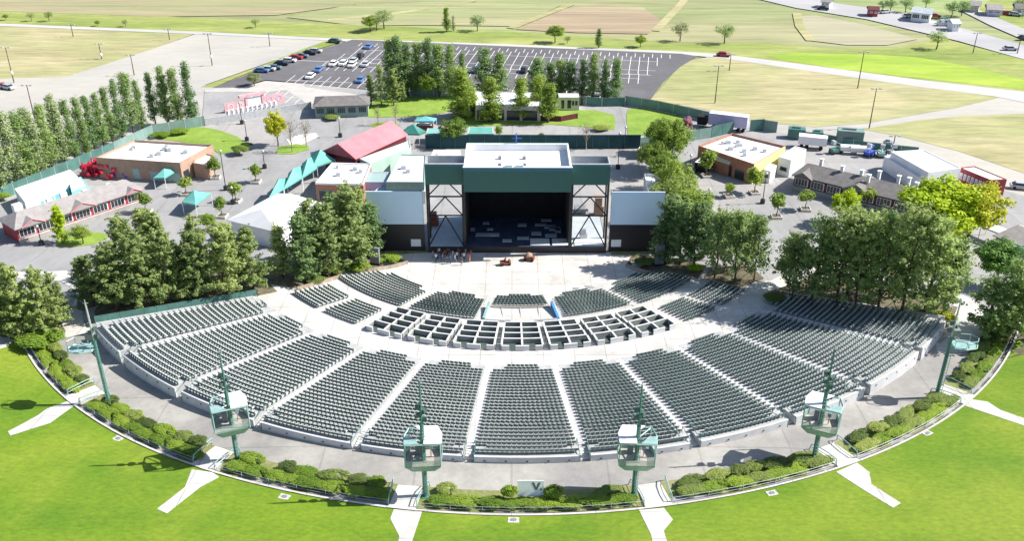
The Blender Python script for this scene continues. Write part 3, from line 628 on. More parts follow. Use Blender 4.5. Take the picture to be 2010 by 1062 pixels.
# platforms left lying on the stage deck
def px_at(u,v,z): return U(u,v,z)
zd=ZP+DK
for i,(u0,v0,u1,v1) in enumerate([(933,460,980,466),(986,472,1004,477),(1015,467,1038,472),(956,450,968,454),(923,450,932,455),(947,438,960,442),(1016,441,1033,446),(1043,457,1062,463),(1050,441,1072,445),(1068,444,1090,450),(1078,448,1098,454),(1062,432,1082,436),(1070,461,1092,467),(1090,450,1100,458)]):
    a=U(u0,v1,zd);b=U(u1,v0,zd); h=.28
    o=MB().box(0,0,.16,b.x-a.x,max(.7,b.y-a.y),h)
    for (x,y) in ((.1,.1),(b.x-a.x-.18,.1),(.1,max(.7,b.y-a.y)-.18),(b.x-a.x-.18,max(.7,b.y-a.y)-.18)): o.box(x,y,0,x+.08,y+.08,.16)
    pos=['long one near the front left','narrow one at the very front edge','one front right of centre','small one left of middle depth','small one at the left edge','small one far back on the left','one far back right of centre','one at right of the front row','back step of the right stack','middle step of the right stack','front step of the right stack','one deepest on the right','one in front of the right stack','one at the right edge'][i]
    o=o.build('stage_riser',mat('riser_top',(.45,.5,.55),.6,var=.1,scale=.5),label='pale grey riser platform on the dark deck, %s'%pos,cat='riser',group='riser platforms on the stage'); o.location=(a.x,a.y,zd+.004)
for i,(u0,u1) in enumerate(((1041,1078),(1084,1121),(1128,1184))):
    a=U(u0,483,zd+.02);b=U(u1,470,zd+.02); o=MB().box(0,0,0,b.x-a.x,b.y-a.y,.14).box(.1,.1,-.02,.3,.3,0).build('floor_panel',M_wroof,label='white floor panel along the front right stage edge, %s'%['left','middle','right'][i],cat='panel',group='white floor panels'); o.location=(a.x,max(a.y,153.3),zd+.035)
# backstage things seen through the truss
bs=[((1140,432),3.0,2.6,2.4,M_grey,'grey equipment case stack behind the right truss','equipment cases'),((1175,425),1.8,2.0,4,M_brick,'tan crate stack behind the right truss','crate stack'),((1145,470),1.4,1,1.9,M_galv,'grey cabinet standing on the right stage wing','cabinet'),((852,445),1.6,1.5,2.6,M_orange,'rust coloured crate in the left stage wing','crate')]
for (u,v),sx,sy,sz,m,lb,ct in bs:
    p=U(u,v,zd if v>440 else -6); z=zd+.012 if v>440 else -6
    o=MB().box(-sx/2,0,0,sx/2,sy,sz*.55).box(-sx*.42,.1,sz*.55,sx*.3,sy*.9,sz).build(ct.replace(' ','_'),m,label=lb,cat=ct); o.location=(p.x,p.y,z)
# tall speaker boards
for (u,v,vt,w_,nm) in ((737,521,487,1.7,'left'),(1293,520,480,1.6,'right')):
    p=G(u,v); h=hgt(p,vt); o=empty('speaker_board',p,R(-12) if nm=='left' else R(10),label='tall dark grey speaker board standing in the shrubs %s of the stage floor'%nm,cat='speaker board')
    MB().box(-w_/2,-.3,.4,w_/2,.3,h).build('cabinet',M_grey,o); MB().box(-w_/2-.08,-.4,0,w_/2+.08,.4,.42).build('stand',M_steelb,o)
# ---------------------------------------------------------------- follow-spot towers
def tower(px,top_v,style,rz,label,tall_lamp=True):
    b=G(*px); H=hgt(b,top_v); o=empty('lighting_tower',b,rz,label=label,cat='tower',group='green lighting towers')
    m=MB(); m.box(-.42,-.42,-.2,.42,.42,.15); m.tube((0,0,0),(0,0,H*.63),.27,.23,n=8); m.build('pole',M_teal,o)
    m=MB()
    for i in range(int(H*.55/.45)): m.box(-.02,-.47,1.0+i*.45,.3,-.43,1.06+i*.45)
    m.box(-.04,-.47,.8,0,-.43,H*.55).box(.28,-.47,.8,.32,-.43,H*.55); m.build('ladder',M_tealp,o)
    m=MB().tube((0,0,H*.63),(0,0,H*.97),.15,.1,n=6).build('mast',M_teal if style!='pole' else M_galv,o)
    m=MB()
    for k in range(4): m.cbox((.32*(-1)**k,.12,H*(.66+.035*k)),(.5,.45,.42),rz=.4*k)
    m.tube((-.7,0,H*.68),(.7,0,H*.68),.06).build('floodlights',M_dkt,o)
    MB().tube((0,0,H*.97),(0,0,H),.05).tube((-.35,0,H*.97),(.35,0,H*.97),.04).build('antenna',M_galv,o)
    if style=='cab':
        z0,z1=4.1,8.0
        fl=[(-1.95,-1.1),(1.95,-1.1),(2.05,.6),(1.6,2.0),(-1.6,2.0),(-2.05,.6)]; sm=[(x*.62,y*.62) for x,y in fl]
        m=MB(); n=len(fl); vs=[(x,y,z0) for x,y in sm]+[(x,y,z0+.9) for x,y in fl]; m.add(vs,[(i,(i+1)%n,n+(i+1)%n,n+i) for i in range(n)]+[tuple(range(n-1,-1,-1))]); m.build('underside',M_tealp,o)
        MB().prism([(x*.97,y*.97) for x,y in fl],z0+.86,z0+.98).build('floor',mat('cab_floor',(.4,.37,.33),.7,var=.15),o)
        for i in range(n):
            a,c_=fl[i],fl[(i+1)%n]; d=Vector((c_[0]-a[0],c_[1]-a[1],0)); nn=Vector((-d.y,d.x,0)).normalized()*.03
            MB().prism([(a[0],a[1]),(c_[0],c_[1]),(c_[0]+nn.x,c_[1]+nn.y),(a[0]+nn.x,a[1]+nn.y)],z0+.92,z0+1.75).build('side_panel',M_tealp if i in (2,4) else M_glassy,o)
        for (x,y) in fl: MB().tube((x*.98,y*.98,z0+.9),(x*.98,y*.98,z1),.07,n=4).build('corner_post',M_tealp,o)
        m=MB()
        for i in range(n): a,c_=fl[i],fl[(i+1)%n]; m.tube((a[0]*.98,a[1]*.98,z1),(c_[0]*.98,c_[1]*.98,z1),.11,n=4)
        m.tube((0,-.0,z1),(1.95,-1.1,z1),.08,n=4).tube((0,0,z1),(1.6,2.0,z1),.08,n=4).tube((0,0,z1),(-1.95,-1.1,z1),.08,n=4).tube((0,0,z1),(-1.6,2.0,z1),.08,n=4); m.build('roof_frame',M_tealp,o)
        s=-1 if rz<0 else 1
        rp=[(.15*s,-1.15),(2.0*s,-1.15),(2.1*s,.6),(1.6*s,2.05),(-.9*s,2.05),(.15*s,.7)]
        MB().prism(rp,z1+.08,z1+.18).build('roof',M_wroof,o)
        MB().prism([(-.3*s,-1.1),(-1.95*s,-1.1),(-2.0*s,.2),(-1.2*s,.2)],z1+.05,z1+.13).build('roof_flap',M_tealp,o)
        MB().box(-.9,.9,z0+1,-.3,1.6,z0+2.2).build('cabinet',M_grey,o); m=MB().tube((.8,.6,z0+1),(.8,.6,z0+2.1),.05).cbox((.8,.9,z0+2.2),(.4,1.2,.4),rx=R(-20)); m.build('spotlight',M_grey,o)
    else:
        z=H*.55; s=-1 if px[0]<1000 else 1
        ring=[(s*.3,-.8),(s*1.6,-1.2),(s*3.0,-.9),(s*3.5,0),(s*2.9,.9),(s*1.4,1.1),(s*.3,.6)]
        for zz,nm in ((z,'platform'),(z+1.0,'guard_rail')):
            m=MB()
            for a,c_ in zip(ring,ring[1:]+ring[:1]): m.tube((*a,zz),(*c_,zz),.14 if nm=='platform' else .06,n=4)
            if nm=='platform': m.prism(ring,z-.05,z+.05)
            else:
                for a in ring: m.tube((*a,z),(*a,zz),.04,n=4)
            m.build(nm,M_tealp,o)
        MB().cbox((s*.5,.3,z+1.7),(1,.9,.9)).build('control_box',M_grey,o)
    return o
M_dkt=mat('dark_teal_lamp',(.07,.12,.12),.4,var=.2)
tower((216,797),592,'pole',0,'slim lighting tower with open basket at the far left of the concourse')
tower((468,906),686,'cab',R(22),'green cabin tower near the second flight of lawn steps from the left')
tower((837,976),742,'cab',R(3),'green cabin tower left of the middle planting bed')
tower((1245,973),748,'cab',R(-3),'green cabin tower right of the white board on the concourse edge')
tower((1598,902),676,'cab',R(-24),'green cabin tower casting its shadow on the right of the concourse')
tower((1838,778),583,'pole',0,'slim lighting tower with open basket at the far right of the concourse')
# white sign board with a grey letter mark
b=G(1043,980); o=empty('sign_board',b,0,label='white board with grey V mark in the hedge between the middle towers',cat='sign')
MB().cbox((0,0,1.5),(2.9,.12,1.9),rx=R(-14)).build('board',M_white,o)
m=MB(); 
for (p,q) in (((.25,.65),(.62,-.25)),((.98,.65),(.62,-.25))): 
    a,c_=Vector((p[0],0,p[1])),Vector((q[0],0,q[1])); dd=(c_-a); m.add([(a.x-.14,0,a.z),(a.x+.14,0,a.z),(c_.x+.1,0,c_.z),(c_.x-.1,0,c_.z)],[(0,1,2,3),(3,2,1,0)])
m.add([(1.02,0,-.28),(1.3,0,-.28),(1.3,0,-.08),(1.02,0,-.08)],[(0,1,2,3)])
Mx=Matrix.Translation((0,0,1.5))@Matrix.Rotation(R(-14),4,'X')@Matrix.Translation((0,-.075,.1)); m.v=[tuple(Mx@Vector(v)) for v in m.v]
m.build('letter_mark',M_grey,o); MB().tube((-1.3,.2,0),(-1.3,.1,1.3),.05).tube((1.3,.2,0),(1.3,.1,1.3),.05).build('frame',M_galv,o)
# ---------------------------------------------------------------- people
def figure(pose):
    J={'pel':(0,0,.92),'ch':(0,.01,1.28),'nk':(0,.01,1.48),'hd':(0,.0,1.60),'hd2':(0,.0,1.72)}
    if pose==0: L=dict(k1=(.1,.0,.5),f1=(.11,-.02,.06),t1=(.12,.12,.03),k2=(-.1,.0,.5),f2=(-.11,-.02,.06),t2=(-.12,.12,.03),s1=(.19,0,1.4),e1=(.25,-.02,1.12),h1=(.24,.08,.88),s2=(-.19,0,1.4),e2=(-.25,-.02,1.12),h2=(-.24,.08,.88))
    elif pose==1: L=dict(k1=(.1,.22,.52),f1=(.1,.3,.06),t1=(.1,.44,.06),k2=(-.1,-.08,.5),f2=(-.1,-.34,.1),t2=(-.1,-.22,.03),s1=(.19,0,1.4),e1=(.25,-.16,1.15),h1=(.24,-.05,.93),s2=(-.19,0,1.4),e2=(-.25,.15,1.15),h2=(-.24,.3,1.0))
    else: L=dict(k1=(.12,.02,.5),f1=(.16,-.02,.06),t1=(.2,.12,.03),k2=(-.1,.0,.5),f2=(-.12,-.02,.06),t2=(-.14,.12,.03),s1=(.19,0,1.4),e1=(.3,.06,1.16),h1=(.12,.25,1.14),s2=(-.19,0,1.4),e2=(-.3,.06,1.16),h2=(-.08,.27,1.1))
    J.update(L); names=list(J); idx={n:i for i,n in enumerate(names)}
    E=[('pel','ch'),('ch','nk'),('nk','hd'),('hd','hd2'),('pel','k1'),('k1','f1'),('f1','t1'),('pel','k2'),('k2','f2'),('f2','t2'),('ch','s1'),('s1','e1'),('e1','h1'),('ch','s2'),('s2','e2'),('e2','h2')]
    rad={'pel':.15,'ch':.15,'nk':.055,'hd':.09,'hd2':.075,'k1':.07,'k2':.07,'f1':.045,'f2':.045,'t1':.035,'t2':.035,'s1':.07,'s2':.07,'e1':.045,'e2':.045,'h1':.035,'h2':.035}
    me=bpy.data.meshes.new('figure'); me.from_pydata([J[n] for n in names],[(idx[a],idx[b]) for a,b in E],[])
    ob=bpy.data.objects.new('figure',me); COL.objects.link(ob); ob.modifiers.new('s','SKIN'); 
    for i,n in enumerate(names): 
        me.skin_vertices[0].data[i].radius=(rad[n],rad[n]*.85); me.skin_vertices[0].data[i].use_root=(n=='pel')
    ob.modifiers.new('u','SUBSURF').levels=1
    dg=bpy.context.evaluated_depsgraph_get(); dg.update(); nm=bpy.data.meshes.new_from_object(ob.evaluated_get(dg)); bpy.data.objects.remove(ob)
    nm.name='person'; nm.materials.clear()
    for m in (M_skin,M_skin,M_skin): nm.materials.append(m)
    for p in nm.polygons:
        z=p.center.z; x=abs(p.center.x)
        p.material_index=0 if z>1.46 or (x>.2 and z<1.2 and z>.7) else (1 if z>.9 else 2)
    return nm
M_skin=mat('skin',(.42,.25,.18),.6,var=.1)
FIG=[figure(i) for i in range(3)]; hairm=MB(); hairm.lathe((0,-.02,1.64),[(.105,-.06),(.115,.02),(.1,.1),(.05,.15),(.01,.165)],8); HAIR=hairm.mesh('hair',mat('dark_hair',(.03,.02,.015),.8,var=.3))
cloth={'white':(.7,.7,.7),'navy':(.03,.045,.12),'black':(.02,.02,.025),'red':(.4,.05,.06),'light blue':(.3,.42,.6),'grey':(.25,.25,.27),'brown':(.2,.1,.06),'tan':(.45,.35,.22)}
def person(p,rz,pose,top,bot,label,group):
    o=link('person',FIG[pose],label=label,cat='person',group=group); o.location=p; o.rotation_euler=(0,0,rz); s=1+.03*rnd.uniform(-1,1); o.scale=(s,s,s)
    for i,c in ((1,top),(2,bot)): o.material_slots[i].link='OBJECT'; o.material_slots[i].material=mat(c+'_cloth',cloth[c],.8,var=.15)
    h=link('hair',HAIR,o); return o
ppl=[(850,505,'grey'),(856,511,'white'),(862,499,'white'),(868,513,'navy'),(873,503,'red'),(866,505,'black'),(877,509,'black'),(883,501,'navy'),(884,515,'navy'),(889,505,'light blue'),(893,512,'light blue'),(897,507,'white'),(900,500,'red'),(906,518,'brown'),(904,504,'black'),(911,509,'white'),(914,501,'grey'),(922,512,'red'),(924,504,'red'),(917,506,'navy'),(859,506,'navy'),(879,500,'brown')]
for i,(u,v,c) in enumerate(sorted(ppl)):
    p=U(u,v+3,-6+.05); q=rnd.choice(['navy','black','grey','tan']); pose=rnd.randrange(3)
    person(p,rnd.uniform(-PI,PI),pose,c,q,'person in %s top, %s trousers, %s before the stage, %s of the crowd from left'%(c,q,['standing','stepping','arms folded'][pose],ORD[i]),'people gathered in front of the stage')
for i,(u,v,c) in enumerate([(1388,333,'grey'),(1396,334,'black'),(1404,335,'red'),(1409,335,'red'),(1415,333,'white'),(1421,334,'navy'),(1436,336,'white'),(1380,331,'navy')]):
    p=U(u,v+2); person(p,rnd.uniform(-PI,PI),rnd.randrange(2),c,'grey','person in %s top by the brick building porch, %s from the left'%(c,ORD[sorted([1388,1396,1404,1409,1415,1421,1436,1380]).index(u)]),'people by the brick building')
# utility carts on the stage floor
for i,(u,v,rz) in enumerate(((992,520,.2),(1039,511,-.3))):
    p=U(u,v,-5.95); o=empty('utility_cart',p,rz,label='rust coloured utility cart %s on the white stage floor'%('with a driver, the nearer one' if i==0 else 'with a rounded load, the farther one'),cat='cart',group='carts on the stage floor')
    MB().box(-1.15,-.55,.35,1.15,.55,.7).box(-1.15,-.55,.7,-.3,.55,.95).box(.7,-.5,.7,1.1,.5,1.15).build('body',M_orange,o)
    for x in (-.8,.8):
        for y in (-.58,.58): MB().tube((x,y-.1,.3),(x,y+.1,.3),.3,n=12).build('wheel',M_tyre,o)
    o.scale=(.82,.82,.82)
    MB().box(-.2,-.4,.7,.3,.4,.9).box(-.28,-.4,.9,-.18,.4,1.4).build('seat',M_black,o)
    if i: MB().lathe((-.1,0,.8),[(.3,0),(.75,.2),(.8,.6),(.45,.95),(.1,1.05)],10).build('load',M_brick,o)
    else: person(p+Vector((.0,0,.15)),rz-PI/2,2,'red','brown','person driving the rust coloured cart on the stage floor','cart driver')
# ---------------------------------------------------------------- trees
def leaves(cent,rad,n,size,up=.35,seed=0,squash=1.0,aniso=0.0):
    r=np.random.RandomState(seed); k=len(cent); idx=r.randint(0,k,n)
    d=r.normal(size=(n,3)); d/=np.linalg.norm(d,axis=1)[:,None]; rr=r.rand(n)**.42
    ax=cent*np.array([1,1,0]); ax/=np.maximum(1e-3,np.linalg.norm(ax,axis=1))[:,None]; ax=ax*.8+np.array([0,0,.55])+r.normal(size=cent.shape)*.3; ax/=np.linalg.norm(ax,axis=1)[:,None]; A_=ax[idx]
    d2=d*squash+A_*(d*A_).sum(1)[:,None]*aniso
    P=cent[idx]+d2*rr[:,None]*rad[idx][:,None]
    nrm=d*1.0+np.array([0,0,up])+r.normal(size=(n,3))*.45; nrm/=np.linalg.norm(nrm,axis=1)[:,None]
    t=np.cross(nrm,r.normal(size=(n,3))); t/=np.linalg.norm(t,axis=1)[:,None]; bt=np.cross(nrm,t)
    s=size*(.6+.8*r.rand(n))[:,None]
    q=np.stack([P-t*s*.5-bt*s*.35,P+t*s*.5-bt*s*.35,P+t*s*.35+bt*s*.4,P-t*s*.35+bt*s*.4],1)
    return q.reshape(-1,3)
def crown_mesh(name,kind,seed,m,n=3800):
    r=np.random.RandomState(seed); C=[];S=[]
    # unit tree: height 1 (later scaled by height), radius relative
    if kind=='pine':
        for i in range(110):
            z=.14+.84*r.rand()**.95; R0=.235*(1-z)**.78+.02 if z>.26 else .17; a=r.rand()*2*PI; q=R0*(.35+.68*r.rand()); C.append((q*math.cos(a),q*math.sin(a),z)); S.append((.024+.024*r.rand())*(1.2-.4*z))
        sz=.019
    elif kind=='pineslim':
        for i in range(110):
            z=.12+.87*r.rand(); R0=.15*(1-z)**.85+.015; a=r.rand()*2*PI; q=R0*(.35+.7*r.rand()); C.append((q*math.cos(a),q*math.sin(a),z)); S.append(.026+.022*r.rand())
        sz=.019
    elif kind=='pinehigh':
        for i in range(95):
            z=.16+.82*r.rand()**.85; R0=.05+.2*(1-z)**.65 if z>.42 else .05+.2*(z/.42)**.8; a=r.rand()*2*PI; q=R0*(.3+.8*r.rand()); C.append((q*math.cos(a),q*math.sin(a),z)); S.append(.028+.035*r.rand())
        sz=.021
    elif kind=='poplar':
        for i in range(70):
            z=.1+.88*r.rand(); R0=.12*min(1,(z-.02)/.15)*max(.08,((1-z)/.7)**.7 if z>.3 else 1); a=r.rand()*2*PI; q=R0*(.25+.6*r.rand()); C.append((q*math.cos(a),q*math.sin(a),z)); S.append(.034+.024*r.rand())
        sz=.016
    elif kind=='round':
        for i in range(80):
            d=r.normal(size=3); d/=np.linalg.norm(d); q=.30*(.5+.6*r.rand()); C.append((d[0]*q,d[1]*q,.62+d[2]*q*.95)); S.append(.05+.045*r.rand())
        sz=.025
    elif kind=='small':
        for i in range(20):
            d=r.normal(size=3); d/=np.linalg.norm(d); q=.24*(.4+.7*r.rand()); C.append((d[0]*q,d[1]*q,.66+d[2]*q*1.05)); S.append(.08+.06*r.rand())
        sz=.06
    elif kind=='shrub':
        for i in range(26):
            a=r.rand()*2*PI; q=.36*math.sqrt(r.rand()); C.append((q*math.cos(a),q*math.sin(a),.3+.36*max(0,1-(q/.46)**2)**.35)); S.append(.13+.03*r.rand())
        sz=.05
    V=leaves(np.array(C),np.array(S)*1.25,n,sz,seed=seed+100,squash=.7 if kind.startswith('pine') else 1.0,aniso=1.3 if kind.startswith('pine') else (.6 if kind=='poplar' else 0))
    return npmesh(name,V,np.arange(len(V)).reshape(-1,4),m), np.array(C)
def trunk_mesh(kind,C,seed,m,top=.8,r0=.016,lean=0):
    mb=MB(); r=np.random.RandomState(seed); pts=[(0,0,-.02)]; n=6
    for i in range(1,n+1): pts.append((r.normal()*.006*i**.5+lean*i/n,r.normal()*.006*i**.5,top*i/n))
    for i in range(n): mb.tube(pts[i],pts[i+1],r0*(1-.75*i/n),r0*(1-.75*(i+1)/n),n=6,cap=False)
    for c in C[::(5 if kind.startswith('pine') else 3)]:
        zb=max(.12,c[2]-.12); t=min(n-1,int(zb/top*n)); b=pts[t]; mb.tube(b,tuple(c),r0*.32,r0*.1,n=4,cap=False)
    return mb.mesh('trunk',m)
PROTO={}
def proto(kind,leaf,i,bark=None,n=6000):
    key=(kind,leaf.name,i)
    if key not in PROTO:
        cm,C=crown_mesh('crown',kind,hash_(kind)+i*17,leaf,n)
        PROTO[key]=(cm,trunk_mesh(kind,C,i,bark or M_bark,top={'poplar':.9,'small':.6,'round':.6,'shrub':.3}.get(kind,.86),r0={'small':.02,'poplar':.013,'shrub':.03,'round':.024}.get(kind,.014)))
    return PROTO[key]
def hash_(s): return sum(ord(c)*(i+3) for i,c in enumerate(s))%9973
def tree(p,h,kind,leaf,i,label,name,cat='tree',group=None,wide=1.0,bark=None,n=6000):
    cm,tm=proto(kind,leaf,i%6,bark,n); o=empty(name,p,rnd.uniform(0,2*PI),label=label,cat=cat,group=group); o.scale=(h*wide,h*wide,h)
    link('crown',cm,o); link('trunk',tm,o); return o
def trees(L,kind,leaf,name,lab,group,wide=1.0,leaf2=None,zf=None,n=6000,bark=None,cat='tree'):
    # L: (base u, base v, top v)
    L=sorted(L)
    for i,t in enumerate(L):
        u,v,vt=t[:3]; w=(t[3] if len(t)>3 else 1)*wide; p=G(u,v); h=hgt(p,vt)*rnd.uniform(.88,1.06); w*=rnd.uniform(.88,1.14)
        tree(p,h,kind,leaf2 if (leaf2 and i%3==1) else leaf,i,(lab%ORD[i]) if '%s' in lab else lab,name,cat,group,w,bark,n)
trees([(185,605,500),(232,612,480),(285,606,440),(335,600,440),(392,594,438),(448,588,440),(498,568,455),(262,580,425),(322,565,412),(398,560,418),(455,555,430),(300,540,418),(215,575,488),(365,585,470),(165,585,508)],'pine',L_pine,'pine_tree','bushy pine in the big clump behind the upper left seating, %s from the left','pines behind the upper left seating',1.28,n=8000)
trees([(556,548,440),(600,556,412),(645,545,395),(692,528,372),(730,510,400),(660,510,368),(612,522,382),(708,500,362)],'pineslim',L_pine,'pine_tree','slim pine in the clump left of the stage, %s from the left','pines left of the stage',1.5,L_pined,n=6500)
trees([(8,665,530),(52,672,515),(98,664,520),(120,640,545),(25,630,520),(-30,650,520)],'pine',L_pine,'pine_tree','broad pine at the left edge above the lawn, %s from the left','pines at the left edge',1.2,n=8000)
trees([(1306,515,395),(1334,520,380),(1362,522,400),(1316,490,370),(1380,505,405)],'pineslim',L_pined,'pine_tree','dark pine right beside the right screen, %s from the left','pines right of the stage',1.3,n=5500)
trees([(1402,545,415),(1442,552,405),(1480,548,425),(1420,520,410),(1462,525,410)],'pinehigh',L_pmid,'pine_tree','dark pine with visible trunk between the two right ramps, %s from the left','pines between the right ramps',1.0,n=4200)
trees([(1552,588,440),(1592,594,425),(1640,600,412),(1678,604,405),(1722,610,408),(1768,616,415),(1812,622,428),(1850,620,445),(1612,566,425),(1700,572,402),(1755,580,410),(1545,562,445),(1662,580,400)],'pinehigh',L_pmid,'pine_tree','tall bare stemmed pine in the long row behind the upper right seating, %s from the left','pines behind the upper right seating',1.08,L_pine,n=4300)
trees([(1928,668,520),(1975,668,505),(2030,660,500),(1990,640,500)],'pinehigh',L_pmid,'pine_tree','dark pine at the right edge above the lawn, %s from the left','pines at the right edge',1.15,n=5000)
trees([(1950,560,455)],'round',mat('maple_foliage',(.1,.24,.03),.65,c2=(.18,.33,.05),scale=.5,translucent=.3),'broadleaf_tree','round deep green tree behind the pines at the right edge',None,1.35,n=9000)
trees([(1832,478,342)],'round',L_lime,'broadleaf_tree','largest bright lime green tree beside the grey roofed stand',None,1.6,n=12000)
trees([(1893,480,352)],'round',L_yel,'broadleaf_tree','big yellow green tree right of the largest lime green tree',None,1.25,n=10000)
trees([(1652,440,364)],'round',L_lime,'broadleaf_tree','bright lime tree standing before the long grey roofed stand',None,1.1,n=9000)
trees([(1290,300,222),(1310,330,228)],'round',L_elm,'broadleaf_tree','leafy tree by the fence right of the garden, %s from the left','trees by the right fence',1.0)
trees([(1275,345,275),(1298,375,285),(1318,405,300),(1345,390,340),(1320,440,345),(1342,470,360),(1290,335,270),(1335,300,258,.7)],'round',L_elm,'broadleaf_tree','bright green tree in the belt right of the stage, %s from the left','green belt right of the stage',1.2,L_shr)
trees([(1345,262,228)],'small',L_blos,'blossom_tree','pink blossoming tree by the white semitrailer',None,.9)
# poplars outside the left fence
trees([(378,248,126),(352,250,128),(330,248,138),(305,246,138),(280,258,152),(262,268,150),(240,276,157),(222,284,162),(204,292,172),(186,298,182),(168,306,190)],'poplar',L_pop,'poplar_tree','tall narrow poplar in the left fence row, %s from the left','narrow poplars of the left row',1.05,L_popd,n=5200)
trees([(148,318,190),(128,330,195),(104,342,198),(82,352,210),(58,362,222),(34,372,232),(8,384,236),(-22,392,245),(-60,410,250),(120,310,192),(70,330,205)],'poplar',mat('aspen_foliage',(.22,.30,.12),.65,c2=(.36,.43,.2),scale=.5,translucent=.25,objrand=.15),'poplar_tree','loose grey green poplar in the wide left part of the fence row, %s from the left','loose poplars at the left',1.15,L_pop,n=5200)
# poplars behind the garden
trees([(766,192,78),(782,192,77),(800,190,80),(821,185,80),(841,184,82),(861,190,88),(884,188,82),(907,178,95,.8)],'poplar',L_pop,'poplar_tree','slender poplar in the row before the car park, %s from the left','poplars before the car park, left part',1.4,L_popd,n=4600)
trees([(951,190,85,1.4),(980,188,108,1.2),(1052,195,106,1.7),(1078,192,116,1.3),(1098,190,120,1.2),(1117,192,114,1.3),(1141,193,110),(1162,195,101,.9),(1184,196,112),(1205,200,106,1.15)],'poplar',L_popd,'poplar_tree','slender poplar behind the garden house, %s from the left','poplars behind the garden house',1.45,L_pop,n=4600)
trees([(728,206,138),(748,210,126),(772,208,135),(790,200,160)],'pineslim',L_pine,'conifer','olive conifer at the left end of the garden poplars, %s from the left','conifers by the green building',1.2,n=2600)
trees([(905,232,125,1.1),(962,240,152),(1021,236,146),(1075,240,163),(925,225,165),(1055,222,150)],'poplar',L_elm,'broadleaf_tree','light green garden tree in front of the white roofed house, %s from the left','garden trees before the house',2.0,n=5200)
trees([(840,195,140)],'round',L_elm,'broadleaf_tree','round light green tree among the garden poplars',None,1.0)
trees([(545,288,208)],'round',L_yel,'broadleaf_tree','golden green tree on the small grass island of the plaza',None,.85,n=9000)
trees([(573,300,225),(601,290,225)],'round',L_sparse,'bare_tree','nearly bare tree beside the golden tree, %s from the left','bare trees on the plaza island',.6,n=260,bark=M_barkp)
trees([(741,247,195),(776,244,192)],'round',L_sparse,'bare_tree','nearly bare tree on the oval lawn behind the red barn, %s from the left','bare trees behind the red barn',.6,n=300,bark=M_barkp)
trees([(498,170,138)],'round',L_scrub,'broadleaf_tree','olive tree standing by the pink entrance gate',None,1.5)
trees([(124,480,398)],'pineslim',L_lime,'broadleaf_tree','upright bright green tree at the end of the red stand',None,1.4)
trees([(163,482,440)],'round',L_elm,'broadleaf_tree','low round tree on the grass island by the red stand',None,1.3)
trees([(408,455,418)],'round',L_hedge,'broadleaf_tree','small dense green tree rising behind the left pines',None,1.3)
trees([(888,288,228),(978,272,244,.8),(1062,276,258,.9)],'round',L_elm,'broadleaf_tree','yellowish green tree at the dark fence behind the stage, %s from the left','trees at the fence behind the stage',1.2)
trees([(1149,292,228)],'round',L_sparse,'bare_tree','thin leafed pale tree at the fence behind the stage',None,.9,n=900,bark=M_barkp)
# young trees in planter boxes on the plaza
def planter_tree(u,v,vt,lab,leaf=L_elm,kind='small',wide=1.25,grp='young trees in white planters'):
    p=U(u,v); o=empty('planter_box',p,rnd.uniform(-.2,.2),label='white planter box under the %s'%lab,cat='planter',group='white planter boxes')
    m=MB()
    for a,b,c_,d in ((-1,-1,1,-.8),(-1,.8,1,1),(-1,-.8,-.8,.8),(.8,-.8,1,.8)): m.box(a,b,0,c_,d,.5)
    m.build('box',M_conc,o); MB().box(-.8,-.8,0,.8,.8,.38).build('soil',M_mulch,o)
    tree(p+Vector((0,0,.38)),hgt(p,vt),kind,leaf,int(u),lab+' in a white planter','young_tree','tree',grp,wide,None,900)
for a in [(287,420,383,'young tree before the long red stand'),(302+123-2,352,313,'sparse young tree at the tan building corner'),(502,360,325,'young tree at the plaza middle'),(366,385,352,'young tree behind the square teal canopy'),(463,398,362,'young tree right of the square teal canopy'),(436,428,392,'bright young tree nearest the left pines'),
  (1480,378,330,'young tree at the plaza right of the brick building'),(1523,425,378,'young tree nearest the right pines'),(1430,385,358,'low young tree left of the right plaza'),(1580,410,370,'thin young tree before the right stand'),(1385,345,295,'young tree at the porch of the brick building'),(1700,405,365,'pale young tree behind the lime tree')]: planter_tree(*a)
# far trees on the verge
far=[(725,62,28),(737,60,26),(752,56,16),(875,62,16),(888,60,30),(935,60,26),(1088,82,45),(1255,90,66),(1333,78,40),(1420,82,40),(1836,92,52),(60,44,26),(95,44,24),(500,55,36),(1112,84,68),(1173,92,55),(10,42,30),(245,54,40),(190,53,42)]
for i,(u,v,vt) in enumerate(sorted(far)):
    p=U(u,v); tree(p,hgt(p,vt),'round' if u not in (875,888,1173) else 'poplar',[L_elm,L_scrub,L_pop][i%3] if u not in (1836,1420) else L_pop,i,'verge tree beyond the perimeter road, %s from the left'%ORD[i],'roadside_tree','tree','trees on the verge beyond the car park',1.5 if u not in (875,888,1173) else 1.6,None,1600)
for i,(u,v,vt,w) in enumerate([(1745,14,-8,1.4),(1775,16,-10,1.5),(1815,8,-14,1.3),(1865,26,-4,1.8),(1885,22,-6,1.4),(1730,14,-6,1.3),(2000,14,-14,1.5)]):
    p=U(u,v+4); tree(p,hgt(p,vt),'round',L_popd if i%2 else L_pop,i,'dark tree by the far farm buildings, %s in its group'%ORD[i],'farm_tree','tree','trees around the far farmyard',1.5,None,1800)
